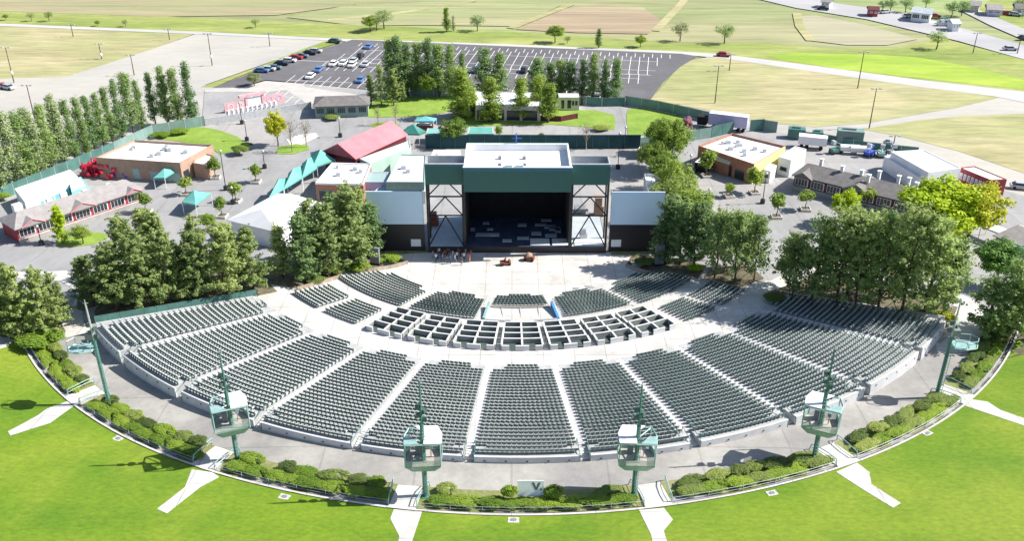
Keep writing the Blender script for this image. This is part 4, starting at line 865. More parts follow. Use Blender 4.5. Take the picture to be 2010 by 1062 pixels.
# shrubs of the planting beds
def shrub(p,w,h,l,leaf,i,rz,label,group):
    cm,tm=proto('shrub',leaf,i%4,n=5200); o=empty('shrub',p,rz,label=label,cat='shrub',group=group); o.scale=(w,l,h)
    link('crown',cm,o); link('stem',tm,o)
for k in range(7):
    a0=edges[k]+(2.0 if k else .5); a1=edges[k+1]-(2.0 if k<6 else 1); right=k>=4
    a=a0; i=0
    while a<a1:
        w=rnd.uniform(2.2,3.6); da=math.degrees(w/85.4); x,y=P2(85.35,a+da/2)
        shrub((x,y,Hg(x,y)),w*1.45,rnd.uniform(.9,1.15),2.1,L_hedge if not right or i%3 else L_shr,i,R(a+A0),'low bright hedge shrub at the curb in %s, %s from left'%(bednames[k].replace('planting ',''),ORD[min(i,29)]),'curb side hedge of the '+bednames[k]); a+=da*.92; i+=1
    a=a0+.3; i=0
    while a<a1-.6:
        w=rnd.uniform(1.6,3.4); da=math.degrees(w/83.7); x,y=P2(83.75+rnd.uniform(-.2,.2),a+da/2)
        if rnd.random()<(.8 if k!=3 else .35) or right and rnd.random()<.7:
            shrub((x,y,Hg(x,y)),w*1.3,rnd.uniform(1.0,1.55),rnd.uniform(1.8,2.3),[L_shr,L_shrd,L_hedge][(i+k)%3] if not right else [L_shrd,L_shr][i%2],i+1,R(a+A0+rnd.uniform(-15,15)),'rounded clipped shrub nearer the concourse in %s, %s from left'%(bednames[k].replace('planting ',''),ORD[min(i,29)]),'concourse side shrubs of the '+bednames[k])
        a+=da*1.05; i+=1
for (u,v,vt,w,lab) in ((1003,984,955,1.7,'left'),(1090,984,955,2.0,'right')):
    p=G(u,v); h=hgt(p,vt); shrub(p,w*1.2,h*1.15,w,L_hedge,1,0,'upright bushy shrub %s of the white board'%lab,None)
for (u,v,w,h,lab,lf) in ((705,535,4.5,1.8,'left of the grey speaker board',L_hedge),(763,517,5,2,'right of the left speaker board',L_hedge),(85,685,7,2.6,'at the foot of the left edge pines',L_hedge),(1265,522,4,1.8,'beside the right speaker board',L_shrd),(655,540,4,1.5,'at the end of the left middle seating',L_shr),(620,558,3.5,1.4,'behind the outer left middle seating',L_shr),
  (1365,532,3,1.4,'bright at the top of the right ramp',L_lime),(1250,478,4,2,'against the right screen wall',L_shrd),(1520,590,4,1.4,'under the first right pines',L_shrd),(1850,632,4,2.2,'at the end of the right pine row',L_yel),(1960,655,6,3,'dark below the right edge pines',L_shrd),
  (148,330,3,2,'by the left fence, nearest',L_hedge),(162,322,3,2,'by the left fence, middle',L_hedge),(178,312,3,2,'by the left fence, farthest',L_hedge),(8,398,3,2,'at the left frame edge by the fence',L_hedge),(315,272,5,1.4,'hedge above the tan building',L_hedge),(352,266,5,1.6,'hedge by the foot of the narrow poplars',L_hedge),(470,305,5,2.4,'at the corner of the oval lawn',L_elm),(485,295,3,2,'dark at the tip of the oval lawn',L_shrd),
  (640,214,4,1.6,'on the round bed by the green building',L_shr),(650,236,5,1.4,'on the oval bed of the plaza',L_shr),(1883,470,3,1.6,'round on the curbed island under the yellow tree',L_hedge),(1180,255,5,1.4,'in the corner bed of the garden lawn',L_shr)):
    p=G(u,v); shrub(p,w,h,w*.8,lf,int(u),0,'shrub %s'%lab,None)
# ---------------------------------------------------------------- buildings
def V2(p): return Vector((p[0],p[1],0))
def ccw(c): 
    a=sum(c[i].x*c[(i+1)%len(c)].y-c[(i+1)%len(c)].x*c[i].y for i in range(len(c))); return c if a>0 else c[::-1]
def inset(c,d):
    cen=sum(c,Vector((0,0,0)))/len(c); return [p+(cen-p).normalized()*d for p in c]
def locb(o,m): L=o.location; m.v=[(v[0]-L.x,v[1]-L.y,v[2]-L.z) for v in m.v]; return m
def wins(o,a,b,L,mf,mp_=None,name='window'):
    # openings on the wall a->b (outside on the right hand side): (t0,t1,z0,z1)
    d=(b-a).normalized(); n=Vector((d.y,-d.x,0)); le=(b-a).length
    for (t0,t1,z0,z1) in L:
        p=a+d*le*t0; q=a+d*le*t1; z=o.location.z
        m=MB().prism([(p+n*.0)[:2],(q+n*.0)[:2],(q+n*.07)[:2],(p+n*.07)[:2]],z+z0,z+z1); w=locb(o,m).build(name,mf,o)
        if mp_:
            g=.12; p2=p+d*g; q2=q-d*g; m=MB().prism([(p2+n*.07)[:2],(q2+n*.07)[:2],(q2+n*.1)[:2],(p2+n*.1)[:2]],z+z0+g,z+z1-g); locb(o,m).build('pane',mp_,w)
def roofbox(name,cs,h,wm,rm,label,cat='building',par=.5,z0=-6,vents=0,pm=None,fm=None,soff=.0):
    c=ccw([V2(U(*p,z0+h)) for p in cs]); o=empty(name,(c[0].x,c[0].y,z0),label=label,cat=cat)
    ci=inset(c,.3)
    locb(o,MB().prism([p[:2] for p in c],z0-.2,z0+h-par-.1)).build('wall',wm,o)
    rf=locb(o,MB().prism([p[:2] for p in ci],z0+h-par-.1,z0+h-par)).build('roof',rm,o)
    m=MB()
    for i in range(len(c)):
        a,b=c[i],c[(i+1)%len(c)]; a2,b2=ci[i],ci[(i+1)%len(c)]; m.prism([a[:2],b[:2],b2[:2],a2[:2]],z0+h-par-.1,z0+h)
    locb(o,m).build('parapet',pm or wm,o)
    r_=random.Random(len(label))
    for i in range(vents):
        s,t=.15+.7*r_.random(),.2+.6*r_.random(); p=(c[0]*(1-s)+c[1]*s)*(1-t)+(c[3]*(1-s)+c[2]*s)*t; k=r_.uniform(.25,.55)
        locb(o,MB().box(p.x-k,p.y-k,z0+h-par,p.x+k,p.y+k,z0+h-par+.7)).build('roof_vent',M_galv,rf)
    return o,c
def gable(name,F1,F2,depth,h,rh,wm,rm,label,z0=-6,hip=0,over=.5,nwin=0,wmf=None,plinth=True,dorm=(),cat='building',ridge=.5,trim=None,flip=False):
    a=V2(U(*F1,z0+h)); b=V2(U(*F2,z0+h)); d=(b-a); L=d.length; ang=math.atan2(d.y,d.x); o=empty(name,(a.x,a.y,z0),ang,label=label,cat=cat)
    MB().prism([(over,over),(L-over,over),(L-over,depth-over),(over,depth-over)],-.2,h-.05).build('wall',wm,o)
    yr=depth*ridge; m=MB()
    vs=[(0,0,h),(L,0,h),(L,depth,h),(0,depth,h),(hip,yr,rh),(L-hip,yr,rh)]
    vs+=[(v[0],v[1],v[2]-.18) for v in vs]
    m.add(vs,[(0,1,5,4),(1,2,5),(2,3,4,5),(3,0,4),(7,6,10,11),(9,8,11,10),(8,7,11),(6,9,10),(0,6,7,1),(1,7,8,2),(2,8,9,3),(3,9,6,0)])
    rf=m.build('roof',rm,o)
    if hip<.5:
        MB().add([(over,over,h-.1),(over,depth-over,h-.1),(over,yr,rh-.35),(L-over,over,h-.1),(L-over,depth-over,h-.1),(L-over,yr,rh-.35)],[(0,2,1),(3,4,5)]).build('gable_wall',wm,o)
    if plinth: MB().box(over-.05,over-.55,0,L-over+.05,over-.0,.9).build('counter',M_conc,o)
    if nwin:
        w=(L-2*over)/nwin
        for i in range(nwin):
            x0=over+w*i+.3; f=MB().box(x0,over-.08,1.15,x0+w-.6,over-.003,h-.55).build('window',wmf or M_white,o)
            g=MB(); k=4
            for j in range(k): 
                x=x0+.1+(w-.8)*j/k; g.box(x,over-.11,1.25,x+(w-.8)/k-.1,over-.083,h-.65)
            g.build('pane',M_dglass,f)
    for (t,w,hh) in dorm:   # peaked entrance roofs over the eave
        x=L*t; yb=min(yr*.9,2.6)
        s=hh/1.0
        D=MB(); vs=[(x-w,-.45,h-.05),(x+w,-.45,h-.05),(x,-.45,h+hh),(x,yb+hh,h+hh),(x-w,yb*.4,h+.1),(x+w,yb*.4,h+.1)]
        D.add(vs,[(0,2,3,4),(1,5,3,2)]); D.add([(x-w,-.44,h-.06),(x+w,-.44,h-.06),(x,-.44,h+hh-.05)],[(0,1,2)]); dd=D.build('porch_roof',rm,o)
        T=MB().tube((x-w,-.5,h-.03),(x,-.5,h+hh+.03),.12,n=4).tube((x+w,-.5,h-.03),(x,-.5,h+hh+.03),.12,n=4).build('trim',trim or M_pink,o)
    return o,L
o,c=roofbox('tan_building',[(187,312),(352,322),(417,286),(262,277)],4.6,M_brick,M_wroof,'tan block building with white flat roof by the left fence',vents=8)
A,B=V2(U(187,312,-1.4)),V2(U(352,322,-1.4)); wins(o,A,B,[(.42,.5,.1,2.6),(.62,.98,.05,2.2)],M_tealp,None,'green_panel')
wins(o,B,V2(U(417,286,-1.4)),[(.05,.2,.1,2.4),(.62,.72,.1,2.4)],M_dglass,None,'door')
o2,c2=roofbox('entrance_porch',[(378,322),(405,326),(418,306),(392,300)],3.4,M_brick,M_wroof,'small tan entry porch at the right end wall of the tan building',cat='porch',par=.3)
o,L=gable('concession_stand',(28,455),(284,373),7.5,3.2,5.0,M_red,M_gshing,'long grey shingled stand with red walls and window counters, lower left plaza',hip=2.5,nwin=7,dorm=((.13,2.2,1.1),(.5,2.6,1.2),(.9,1.6,.9)))
for x,y,k in ((3,6,1),(9,5.5,.7),(12,6,.8),(16,5.2,.6),(21,5,.5)): MB().box(x,y,3.6,x+k*1.6,y+k*1.2,3.6+k*1.7).build('roof_unit',M_white,o)
o,c=roofbox('service_trailer',[(48,400),(152,350),(137,336),(28,374)],3.2,M_white,M_wroof,'long white service trailer behind the red stand, by the green fence',cat='trailer',par=.1)
wins(o,V2(U(48,400,-2.8)),V2(U(152,350,-2.8)),[(.25+.09*i,.31+.09*i,.3,1.7) for i in range(8)],mat('cyan_paint',(.1,.55,.58),.5,var=.1),None,'cyan_panel')
o,c=roofbox('cold_room',[(140,380),(172,368),(158,350),(134,358)],2.6,mat('cyan_wall',(.25,.6,.62),.6,var=.1),M_wroof,'small cyan and white box room at the end of the white trailer',par=.1)
# red and blue stacked barriers beside the tan building
rb=random.Random(3)
for i,(u,v) in enumerate(((172,350),(184,347),(196,351),(208,346),(220,352),(232,349),(246,349),(190,340),(213,340),(228,342))):
    p=U(u,v); blue=u>225; m=MB()
    for k in range(5): m.cbox((rb.uniform(-.5,.5),rb.uniform(-.4,.4),.3+.33*k),(2.0-.15*k,.35,.28),rz=rb.uniform(-1.3,1.3))
    for k in (-1,1): m.tube((k*.8,0,0),(k*.5,.2,1.9),.08)
    o=m.build('ride_part',[M_bluep if blue else M_hot],label='heap of %s ride parts beside the tan building, %s from left'%('blue' if blue else 'red',ORD[sorted([172,184,196,208,220,232,246,190,213,228]).index(u)]),cat='ride parts',group='dismantled ride parts'); o.location=p; o.scale=(1.5,1.5,1.7)
p=U(262,352); MB().prism([(-.9,0),(.9,0),(.9,.2),(-.9,.2)],0,[3.0,3.8,3.8,3.0]).box(-1.1,-.4,0,1.1,-.02,.3).build('white_board',M_white,label='white upright board at the end of the blue ride parts',cat='board').location=p
# tents
def tent(name,pts,he,hp,m,label,z0=-6,peak=None,cat='canopy',sag=True):
    c=ccw([V2(U(*p,z0+he)) for p in pts]); cen=sum(c,Vector((0,0,0)))/len(c); o=empty(name,(cen.x,cen.y,z0),label=label,cat=cat)
    n=len(c); k=4; vs=[];fs=[]
    for ring in range(k+1):
        t=ring/k
        for p in c: q=p.lerp(cen,t*.97); vs.append((q.x-cen.x,q.y-cen.y,he+(hp-he)*t**1.15))
    for j in range(k):
        for i in range(n): a=j*n+i; b=j*n+(i+1)%n; fs.append((a,b,b+n,a+n))
    fs.append(tuple(k*n+i for i in range(n))); mm=MB().add(vs,fs)
    for i in range(n):
        a,b=c[i]-cen,c[(i+1)%n]-cen; mm.add([(a.x,a.y,he),(b.x,b.y,he),(b.x,b.y,he-.3),(a.x,a.y,he-.3)],[(0,3,2,1)])
    mm.build('canopy',m,o)
    for p in c: q=p-cen; MB().tube((q.x*.97,q.y*.97,0),(q.x*.97,q.y*.97,he),.07).build('pole',M_white,o)
    return o
tent('square_canopy',[(356,399),(383,404),(414,381),(376,377)],2.7,4.2,M_tcan,'square teal peaked canopy standing alone on the plaza')
tent('small_canopy',[(300,352),(322,351),(347,336),(322,333)],2.6,3.7,M_tcan,'teal canopy with rounded top at the end of the red stand')
for i,(pts,hp) in enumerate((([(528,388),(556,372),(562,350),(545,352)],4.9),([(556,372),(592,350),(592,326),(566,340)],5.3),([(592,350),(622,330),(612,308),(592,322)],5.3),([(612,330),(658,315),(640,303),(608,300)],5.6))):
    tent('tensile_canopy',pts,3.6,hp,M_tcan,'teal stretched canopy bay of the walkway left of the white tent, %s from front'%ORD[i],cat='canopy')['group']='teal stretched canopy bays'
tent('pavilion',[(783,263),(822,264),(836,258),(800,248)],3.2,5.0,M_tcand,'dark green pyramid roofed pavilion behind the red barn')
tent('kiosk_canopy',[(812,238),(850,238),(856,232),(818,230)],3.0,3.8,mat('turquoise_canopy',(.15,.45,.48),.6),'turquoise kiosk canopy with dark red base behind the barn')
roofbox('kiosk',[(815,247),(848,247),(850,243),(818,243)],1.8,M_dred,M_white,'dark red kiosk counter under the turquoise canopy',cat='kiosk',par=.1)
roofbox('garden_shelter',[(835,262),(880,262),(878,252),(838,252)],2.6,M_mint,mat('shelter_roof',(.22,.45,.44),.6,var=.1),'pale teal shelter roof behind the stage fence, left one',cat='shelter',par=.05)
roofbox('garden_shelter',[(917,262),(968,262),(966,249),(920,249)],2.6,M_mint,M_tcan,'teal shelter roof behind the stage fence, right one',cat='shelter',par=.05)
# white tent hall
o,L=gable('white_tent_hall',(545,458),(640,402),12,4.2,6.4,M_white,M_wroof,'large white peaked tent hall left of the stage pines',hip=3,plinth=False)
# red barn and neighbours
o,L=gable('red_barn',(697,313),(800,265),9.5,4.6,7.2,M_dred,M_pink,'red barn with faded pink roof behind the left stage buildings',plinth=False,over=.35,trim=M_white)
roofbox('mint_hall',[(726,322),(806,289),(803,276),(705,312)],4.3,M_mint,M_wroof,'long mint walled hall with white roof beside the red barn',par=.2)
o,c=roofbox('flat_roof_kitchen',[(618,360),(712,362),(728,322),(651,320)],4.2,M_brickr,M_wroof,'square building with white flat roof below the red barn',vents=4,pm=M_white,par=.3)
wins(o,V2(U(618,360,-1.8)),V2(U(712,362,-1.8)),[(.05,.35,.2,2.6),(.45,.6,.2,2.6)],M_pgreen,M_dglass)
roofbox('link_roof',[(712,358),(757,358),(762,338),(722,338)],3.6,M_purp,mat('link_green',(.3,.42,.4),.6),'low pale green roof between the two white roofed buildings',par=.1)
o,c=roofbox('dressing_rooms',[(757,358),(832,358),(834,304),(786,303)],4.6,M_pgreen,M_wroof,'white roofed building touching the left stage wing',vents=2,par=.2)
roofbox('lean_to',[(735,376),(834,376),(833,359),(752,359)],2.8,M_white,mat('lean_green',(.33,.47,.45),.6),'pale green lean-to roof right behind the left screen',par=.1)
roofbox('stage_annex',[(840,318),(905,318),(903,294),(850,294)],2.4,M_cream,M_wroof,'low white roofed annex behind the left stage wing',par=.1,vents=1)
roofbox('screen_store',[(1273,378),(1298,378),(1290,340),(1264,338)],5.0,M_galv,M_wroof,'narrow white walled store behind the right screen',par=.5,pm=M_white)
roofbox('garden_wall_store',[(1252,291),(1290,291),(1288,279),(1258,279)],2.6,M_cream,M_white,'small cream shed at the right fence corner',cat='shed',par=.1)
# green roofed office, garden house, trailer
o,L=gable('green_office',(612,211),(724,207),9,3.2,4.6,M_pgreen,M_dshing,'low green office with dark grey roof by the garden lawn',hip=3,plinth=False,nwin=5,wmf=M_pgreen)
o,c=roofbox('garden_house',[(932,207),(1060,208),(1062,181),(930,178)],4.0,M_cream,M_wroof,'white roofed garden house half hidden by light green trees',par=.2)
wins(o,V2(U(932,207,-2)),V2(U(1060,208,-2)),[(.02,.2,.2,2.8),(.24,.44,.2,2.8),(.48,.68,.2,2.8),(.72,.95,.2,2.8)],M_dred,M_dglass)
p=U(1000,240); rail_curve([tuple(U(u,v)) for u,v in ((935,232),(970,236),(1010,236),(1050,236),(1100,238),(1132,232))],1.4,'deck_fence','dark red timber fence around the garden house deck',(M_dred,M_dred),None,'fence',mesh=True,postr=.08)
o,c=roofbox('garden_trailer',[(1096,190),(1136,190),(1134,182),(1094,182)],3.6,M_cream,M_white,'cream trailer with dark windows beside the garden house',cat='trailer',par=.1)
wins(o,V2(U(1096,190,-2.4)),V2(U(1136,190,-2.4)),[(.12,.26,.6,2.8),(.42,.6,.6,2.8),(.65,.75,1.4,2.6),(.8,.92,1.4,2.6)],M_dglass,None)
rail_curve([tuple(U(u,v)) for u,v in ((1140,205),(1165,205),(1190,205))],1.8,'timber_fence','dark red board fence right of the cream trailer',(M_dred,M_dred),None,'fence',mesh=True,postr=.08)
# right side buildings
o,c=roofbox('brick_building',[(1370,284),(1479,320),(1541,284),(1436,259)],4.6,M_brickr,M_wroof,'red brick building with white flat roof and yellow end wall, right plaza',vents=10)
wins(o,V2(U(1370,284,-1.4)),V2(U(1479,320,-1.4)),[(.36,.44,.1,2.4),(.58,.64,.1,2.5),(.7,.86,.1,2.2)],M_dglass,None,'door')
wins(o,V2(U(1479,320,-1.4)),V2(U(1541,284,-1.4)),[(.01,.99,-.1,4.55)],M_yell,None,'end_wall')
o,L=gable('brick_porch',(1401,311),(1431,320),2.6,3.0,4.1,M_brickr,M_cream,'small gabled porch on the front of the red brick building',plinth=False,over=.2,cat='porch')
for i,(cs,h,lb) in enumerate((([(1528,305),(1552,312),(1582,290),(1560,284)],4.0,'tall white box building behind the brick building'),([(1455,325),(1480,331),(1496,318),(1470,312)],2.6,'small white kiosk below the yellow wall, left one'),([(1498,330),(1512,334),(1524,322),(1510,318)],2.8,'small white kiosk below the yellow wall, right one'))):
    o,c=roofbox('white_kiosk' if i else 'white_box_building',cs,h,M_white,M_wroof,lb,par=.15); wins(o,V2(U(*cs[0],h-6)),V2(U(*cs[1],h-6)),[(.2,.8,1.0,2.1)],M_wglass,M_dglass)
o,L=gable('concession_stand',(1553,340),(1792,397),8.5,3.3,5.0,M_dred,M_dshing,'long brown red stand with dark shingle roof and white chimneys, right plaza',hip=2.5,nwin=7,dorm=((.1,2.2,1.2),(.55,2.8,1.3)),trim=M_cream)
for x,y in ((4,5.5),(9,4.2),(13,4.4),(16,6.2),(15,2.8),(20,6),(22,6.2),(24,4.5),(25.5,6.5)):
    if x<L: MB().box(x-.3,y-.3,4.0,x+.3,y+.3,6.0).box(x-.42,y-.42,6.0,x+.42,y+.42,6.15).build('chimney',M_white,o)
o,c=roofbox('white_warehouse',[(1822,335),(1886,326),(1812,290),(1748,294)],4.6,M_white,M_wroof,'large white metal warehouse behind the big lime tree',par=.15)
o,c=roofbox('white_store',[(1803,345),(1822,338),(1752,298),(1735,303)],3.2,M_white,M_wroof,'long narrow white store against the white warehouse',par=.1)
o,c=roofbox('red_ticket_building',[(1946,350),(1976,348),(1912,322),(1884,325)],3.6,M_red,M_wroof,'red building with white roof and pale windows at the right edge',par=.15)
wins(o,V2(U(1884,325,-2.4)),V2(U(1946,350,-2.4)),[(.05+.12*i,.13+.12*i,1.2,2.6) for i in range(8)],M_white,M_wglass)
o,L=gable('grey_roof_stand',(1948,458),(2060,500),9,3.0,4.6,M_pgreen,M_gshing,'grey roofed stand cut off by the right frame edge',hip=2,plinth=False,nwin=4)
tent('service_canopy',[(1925,440),(1965,455),(1990,452),(1940,430)],2.8,3.1,M_white,'long white awning beside the grey roofed stand')
roofbox('ticket_booth',[(1985,478),(2040,490),(2050,470),(1995,458)],3,M_pgreen,M_tcand,'dark green roofed booth at the right frame edge',cat='booth',par=.1)
M_ppk=mat('pale_pink_panel',(.62,.33,.36),.6,c2=(.7,.45,.47),scale=.6)
# entrance gate with sign panels and turnstiles
p=U(500,212); q=U(560,200); o=empty('entrance_gate',p,math.atan2(q.y-p.y,q.x-p.x),label='pink and red entrance portal with panel walls near the olive tree',cat='gate')
MB().box(-2.6,-.3,0,-2.0,.3,3.2).box(2.0,-.3,0,2.6,.3,3.2).build('pillar',M_ppk,o); MB().box(-4.2,-.5,3.2,3.2,.5,3.9).build('beam',M_ppk,o); MB().box(-1.9,-.1,.3,1.9,.1,2.8).build('banner',M_white,o)
for s in (-1,1):
    w=MB().box(min(s*2.7,s*8.4),-.12,0,max(s*2.7,s*8.4),.12,2.5).build('panel_wall',M_ppk,o)
    for k in range(2):
        m=MB()
        for t in range(12): m.cbox((s*(4.2+k*2.6)+.75*math.cos(t*PI/6),-.16,1.3+.75*math.sin(t*PI/6)),(.42,.06,.16),ry=-t*PI/6+PI/2)
        m.build('ring_emblem',M_white if s<0 else M_purp,w)
for i in range(11):
    t=i/10; u,v=448+(540-448)*t,236-(236-216)*t; p=U(u,v); o=empty('turnstile',p,R(-12),label='entry turnstile in the row before the pink portal, %s from left'%ORD[i],cat='turnstile',group='entry turnstiles')
    MB().box(-.25,-.8,0,.25,.8,1.1).build('body',M_galv,o); MB().tube((.25,0,.9),(.9,.2,.9),.04).tube((.25,0,.9),(.8,-.3,.6),.04).build('arm',M_steelb,o); MB().box(-.3,-.3,1.1,.3,.3,2.3).build('lane_sign',M_white,o)
# ---------------------------------------------------------------- fences
def fence(px,h,label,mp_,mq=M_galv,n=None,z=None,name='fence'):
    P=[]
    for a,b in zip(px,px[1:]):
        A,B=(G(*a),G(*b)); k=max(1,int((B-A).length/3.2))
        for i in range(k): P.append(A.lerp(B,i/k))
    P.append(G(*px[-1])); P=[(p.x,p.y,Hg(p.x,p.y)) for p in P]
    return rail_curve(P,h,name,label,(mp_,mq),None,'fence',mesh=True,postr=.05)
fence([(-60,425),(0,397),(110,352),(225,303)],2.6,'teal mesh fence along the left poplars, near part',M_mesh)
fence([(225,303),(300,268),(395,250),(402,249)],2.6,'teal mesh fence along the left poplars, far part',M_meshp)
fence([(402,249),(470,238),(560,222),(610,214)],1.8,'thin fence line of the entrance to the green office',M_galv)
fence([(835,292),(950,291),(1100,291),(1255,290)],3.4,'long dark green mesh fence behind the stage',mat('dark_green_mesh',(.02,.075,.085),.8,var=.2,scale=.4),M_teal)
fence([(1255,290),(1300,283),(1350,276),(1395,268)],2.6,'pale green fence between garden and brick building',M_meshp)
fence([(1395,268),(1437,258)],2.8,'solid green fence panel behind the brick building',M_mesh,M_teal)
fence([(1225,205),(1290,215),(1350,228),(1405,240)],2.6,'pale mesh fence along the upper garden lawn',M_meshp)
fence([(1118,203),(1180,208),(1225,207)],2.4,'short green fence behind the narrow poplars',M_mesh)
fence([(805,186),(850,188),(880,184)],2.4,'pale green fence between the poplars and the garden lawn',M_meshp)
fence([(1470,256),(1497,254)],3.0,'bright green screen panels by the white semitrailer',M_mesh,M_teal)
fence([(1497,254),(1523,258)],2.8,'grey green screen panels right of the bright green ones',M_meshp)
fence([(1548,266),(1620,275),(1700,290),(1800,300)],1.8,'low green fence behind the parked machines',M_mesh)
fence([(700,540),(800,520)],.7,'low rock wall edging the left shrubs by the stage floor',M_wallrock,M_wallrock)
fence([(585,572),(668,548)],.7,'low rock wall edging the shrubs above the left middle seats',M_wallrock,M_wallrock)
fence([(1228,523),(1340,555)],.6,'low rock wall edging the bed right of the stage floor',M_wallrock,M_wallrock)
fence([(1375,550),(1450,568)],.6,'low rock wall below the pines between the right ramps',M_wallrock,M_wallrock)
for nm,pp,mm_ in (('planting_bed',[(1228,522),(1240,500),(1300,500),(1385,520),(1372,545),(1340,553)],M_bank),('planting_bed',[(1378,548),(1400,520),(1470,520),(1500,545),(1450,566)],M_bank),('planting_bed',[(1500,575),(1600,540),(1740,560),(1880,600),(1870,625),(1828,628),(1700,600),(1515,575)],M_bank),
    ('planting_bed',[(700,538),(600,515),(560,490),(740,490),(798,515),(798,519)],M_bank),('planting_bed',[(585,570),(520,560),(510,530),(640,510),(668,546)],M_bank),('planting_bed',[(205,628),(150,610),(160,560),(300,510),(480,520),(545,575),(380,598)],M_bank),('planting_bed',[(0,660),(0,600),(110,620),(130,655),(60,690)],M_bank),
    ('planting_bed',[(733,482),(835,482),(840,497),(790,500),(745,492)],M_bedg),('planting_bed',[(1195,482),(1292,482),(1290,498),(1200,500)],M_bedg),('planting_bed',[(1940,640),(2020,620),(2020,690),(1980,700),(1900,690)],M_bank)):
    drape(nm,pp,mm_,.08)
# ---------------------------------------------------------------- lamps
def lamp(u,v,vt,lab,box=False,arm=False,short=False,globe=False):
    p=G(u,v); h=hgt(p,vt); o=empty('lamp_post',p,0,label=lab,cat='lamp post',group='tall light poles' if not globe else 'plaza lamp posts')
    MB().tube((0,0,0),(0,0,h),.16 if not globe else .1,.09 if not globe else .07,n=6).build('pole',M_wood if not globe else M_steelb,o)
    if globe: MB().lathe((0,0,h),[(.1,-.1),(.28,0),(.32,.25),(.15,.45)],8).build('lantern',M_galv,o); MB().lathe((0,0,0),[(.5,0),(.5,.9),(.35,.95)],8).build('base',M_steelb,o)
    else: MB().tube((-1,0,h-.2),(1,0,h-.2),.07,n=4).cbox((-1,0,h-.1),(.7,.5,.25)).cbox((1,0,h-.1),(.7,.5,.25)).build('lamp_head',M_galv,o)
    if box: MB().lathe((0,0,h*.28),[(.3,-.5),(.45,0),(.3,.5)],8).build('meter_box',M_white,o)
LP=[(26,165,96,1),(67,236,170,0),(198,118,88,1),(415,130,67,1),(331,80,58,0),(142,75,50,0),(528,92,66,0),(262,150,110,0),(1705,248,170,0),(1402,200,126,0),(1682,170,98,0),(1430,136,104,0),(1752,285,263,0),(1908,100,60,0),(1995,100,62,0)]
for i,(u,v,vt,b) in enumerate(sorted(LP)): lamp(u,v,vt,'tall brown pole with lamp heads on the outer lots, %s from the left'%ORD[i],box=b)
GL=[(484,278,240),(474,245,205),(667,270,235),(519,332,300),(443,375,300),(458,402,372),(1352,345,305),(1496,397,340),(1390,393,372),(82,485,450),(1855,420,400),(1212,330,262),(1225,290,250)]
for i,(u,v,vt) in enumerate(sorted(GL)): lamp(u,v,vt,'slim dark plaza lamp post on a drum base, %s from the left'%ORD[i],globe=True)
# ---------------------------------------------------------------- car park
O_=V2(U(700,82)); E_=V2(U(1330,104)); e1=(E_-O_).normalized(); e2=Vector((e1.y,-e1.x,0))
def dd(u,v): return (V2(U(u,v))-O_).dot(e2)
def ss(u,v): return (V2(U(u,v))-O_).dot(e1)
m=MB(); zl=-6+.0
def mark(s0,d0,s1,d1,w=.095):
    a=O_+e1*s0+e2*d0; b=O_+e1*s1+e2*d1; d=(b-a).normalized(); n=Vector((-d.y,d.x,0))*w; m.add([(*(a-n)[:2],zl),(*(b-n)[:2],zl),(*(b+n)[:2],zl),(*(a+n)[:2],zl)],[(0,1,2,3)])
rowsd=[dd(1280,119),dd(1280,137),dd(1265,153.5)]
s=ss(700,82)+2
while s<ss(1318,108): mark(s,1.5,s,6.0); s+=2.75
sA,dA,sB,dB=ss(652,90),dd(652,90),ss(520,145),dd(520,145)
left=lambda d: sA+(sB-sA)*(d-dA)/(dB-dA)+5
for k,d in enumerate(rowsd+[rowsd[-1]+17,rowsd[-1]+33]):
    s1=[ss(1290,119),ss(1285,137),ss(1255,153.5),ss(1210,170),20][k]; s=left(d)+6
    mark(s,d,s1,d,.1)
    while s<=s1+.1: mark(s,d-5.2,s,d+5.2); s+=2.75
mark(-20,dd(1280,146),ss(1275,146),dd(1280,146),.14)
m.build('parking_lines',M_paint,kind='structure')
def tapered_box(m,b,t,z0,z1): 
    (x0,y0,x1,y1),(a0,c0,a1,c1)=b,t; m.add([(x0,y0,z0),(x1,y0,z0),(x1,y1,z0),(x0,y1,z0),(a0,c0,z1),(a1,c0,z1),(a1,c1,z1),(a0,c1,z1)],[(0,3,2,1),(4,5,6,7),(0,1,5,4),(1,2,6,5),(2,3,7,6),(3,0,4,7)]); return m
CB=MB(); tapered_box(CB,(-2.2,-.88,2.2,.88),(-2.25,-.9,2.25,.9),.3,.6); tapered_box(CB,(-2.25,-.9,2.25,.9),(-2.15,-.82,2.05,.82),.6,.92); tapered_box(CB,(-1.35,-.7,.75,.7),(-1.2,-.66,.5,.66),1.36,1.45); CBM=CB.mesh('car_body',M_grey)
CWM=tapered_box(MB(),(-1.9,-.8,1.15,.8),(-1.3,-.69,.62,.69),.92,1.36).mesh('car_windows',M_dglass); WH=MB().tube((0,-.1,0),(0,.1,0),.33,n=12).mesh('wheel',M_tyre)
carcol={'dark blue':(.03,.06,.14),'white':(.75,.75,.76),'silver':(.45,.47,.5),'red':(.4,.03,.05),'black':(.02,.02,.03),'blue':(.1,.2,.45),'teal grey':(.1,.17,.2),'pale pink':(.7,.4,.42)}
def car(p,rz,c,label,group='parked cars',sc_=1.0):
    o=empty('parked_car',p,rz,label=label,cat='car',group=group); b=link('body',CBM,o); b.material_slots[0].link='OBJECT'; b.material_slots[0].material=mat('car_paint_'+c.replace(' ','_'),carcol[c],.3,var=.05); link('windows',CWM,o)
    for x in (-1.4,1.4):
        for y in (-.82,.82): w=link('wheel',WH,o); w.location=(x,y,.33)
    o.scale=(sc_,)*3; return o
a1=math.atan2(e1.y,e1.x); a2=math.atan2(e2.y,e2.x)
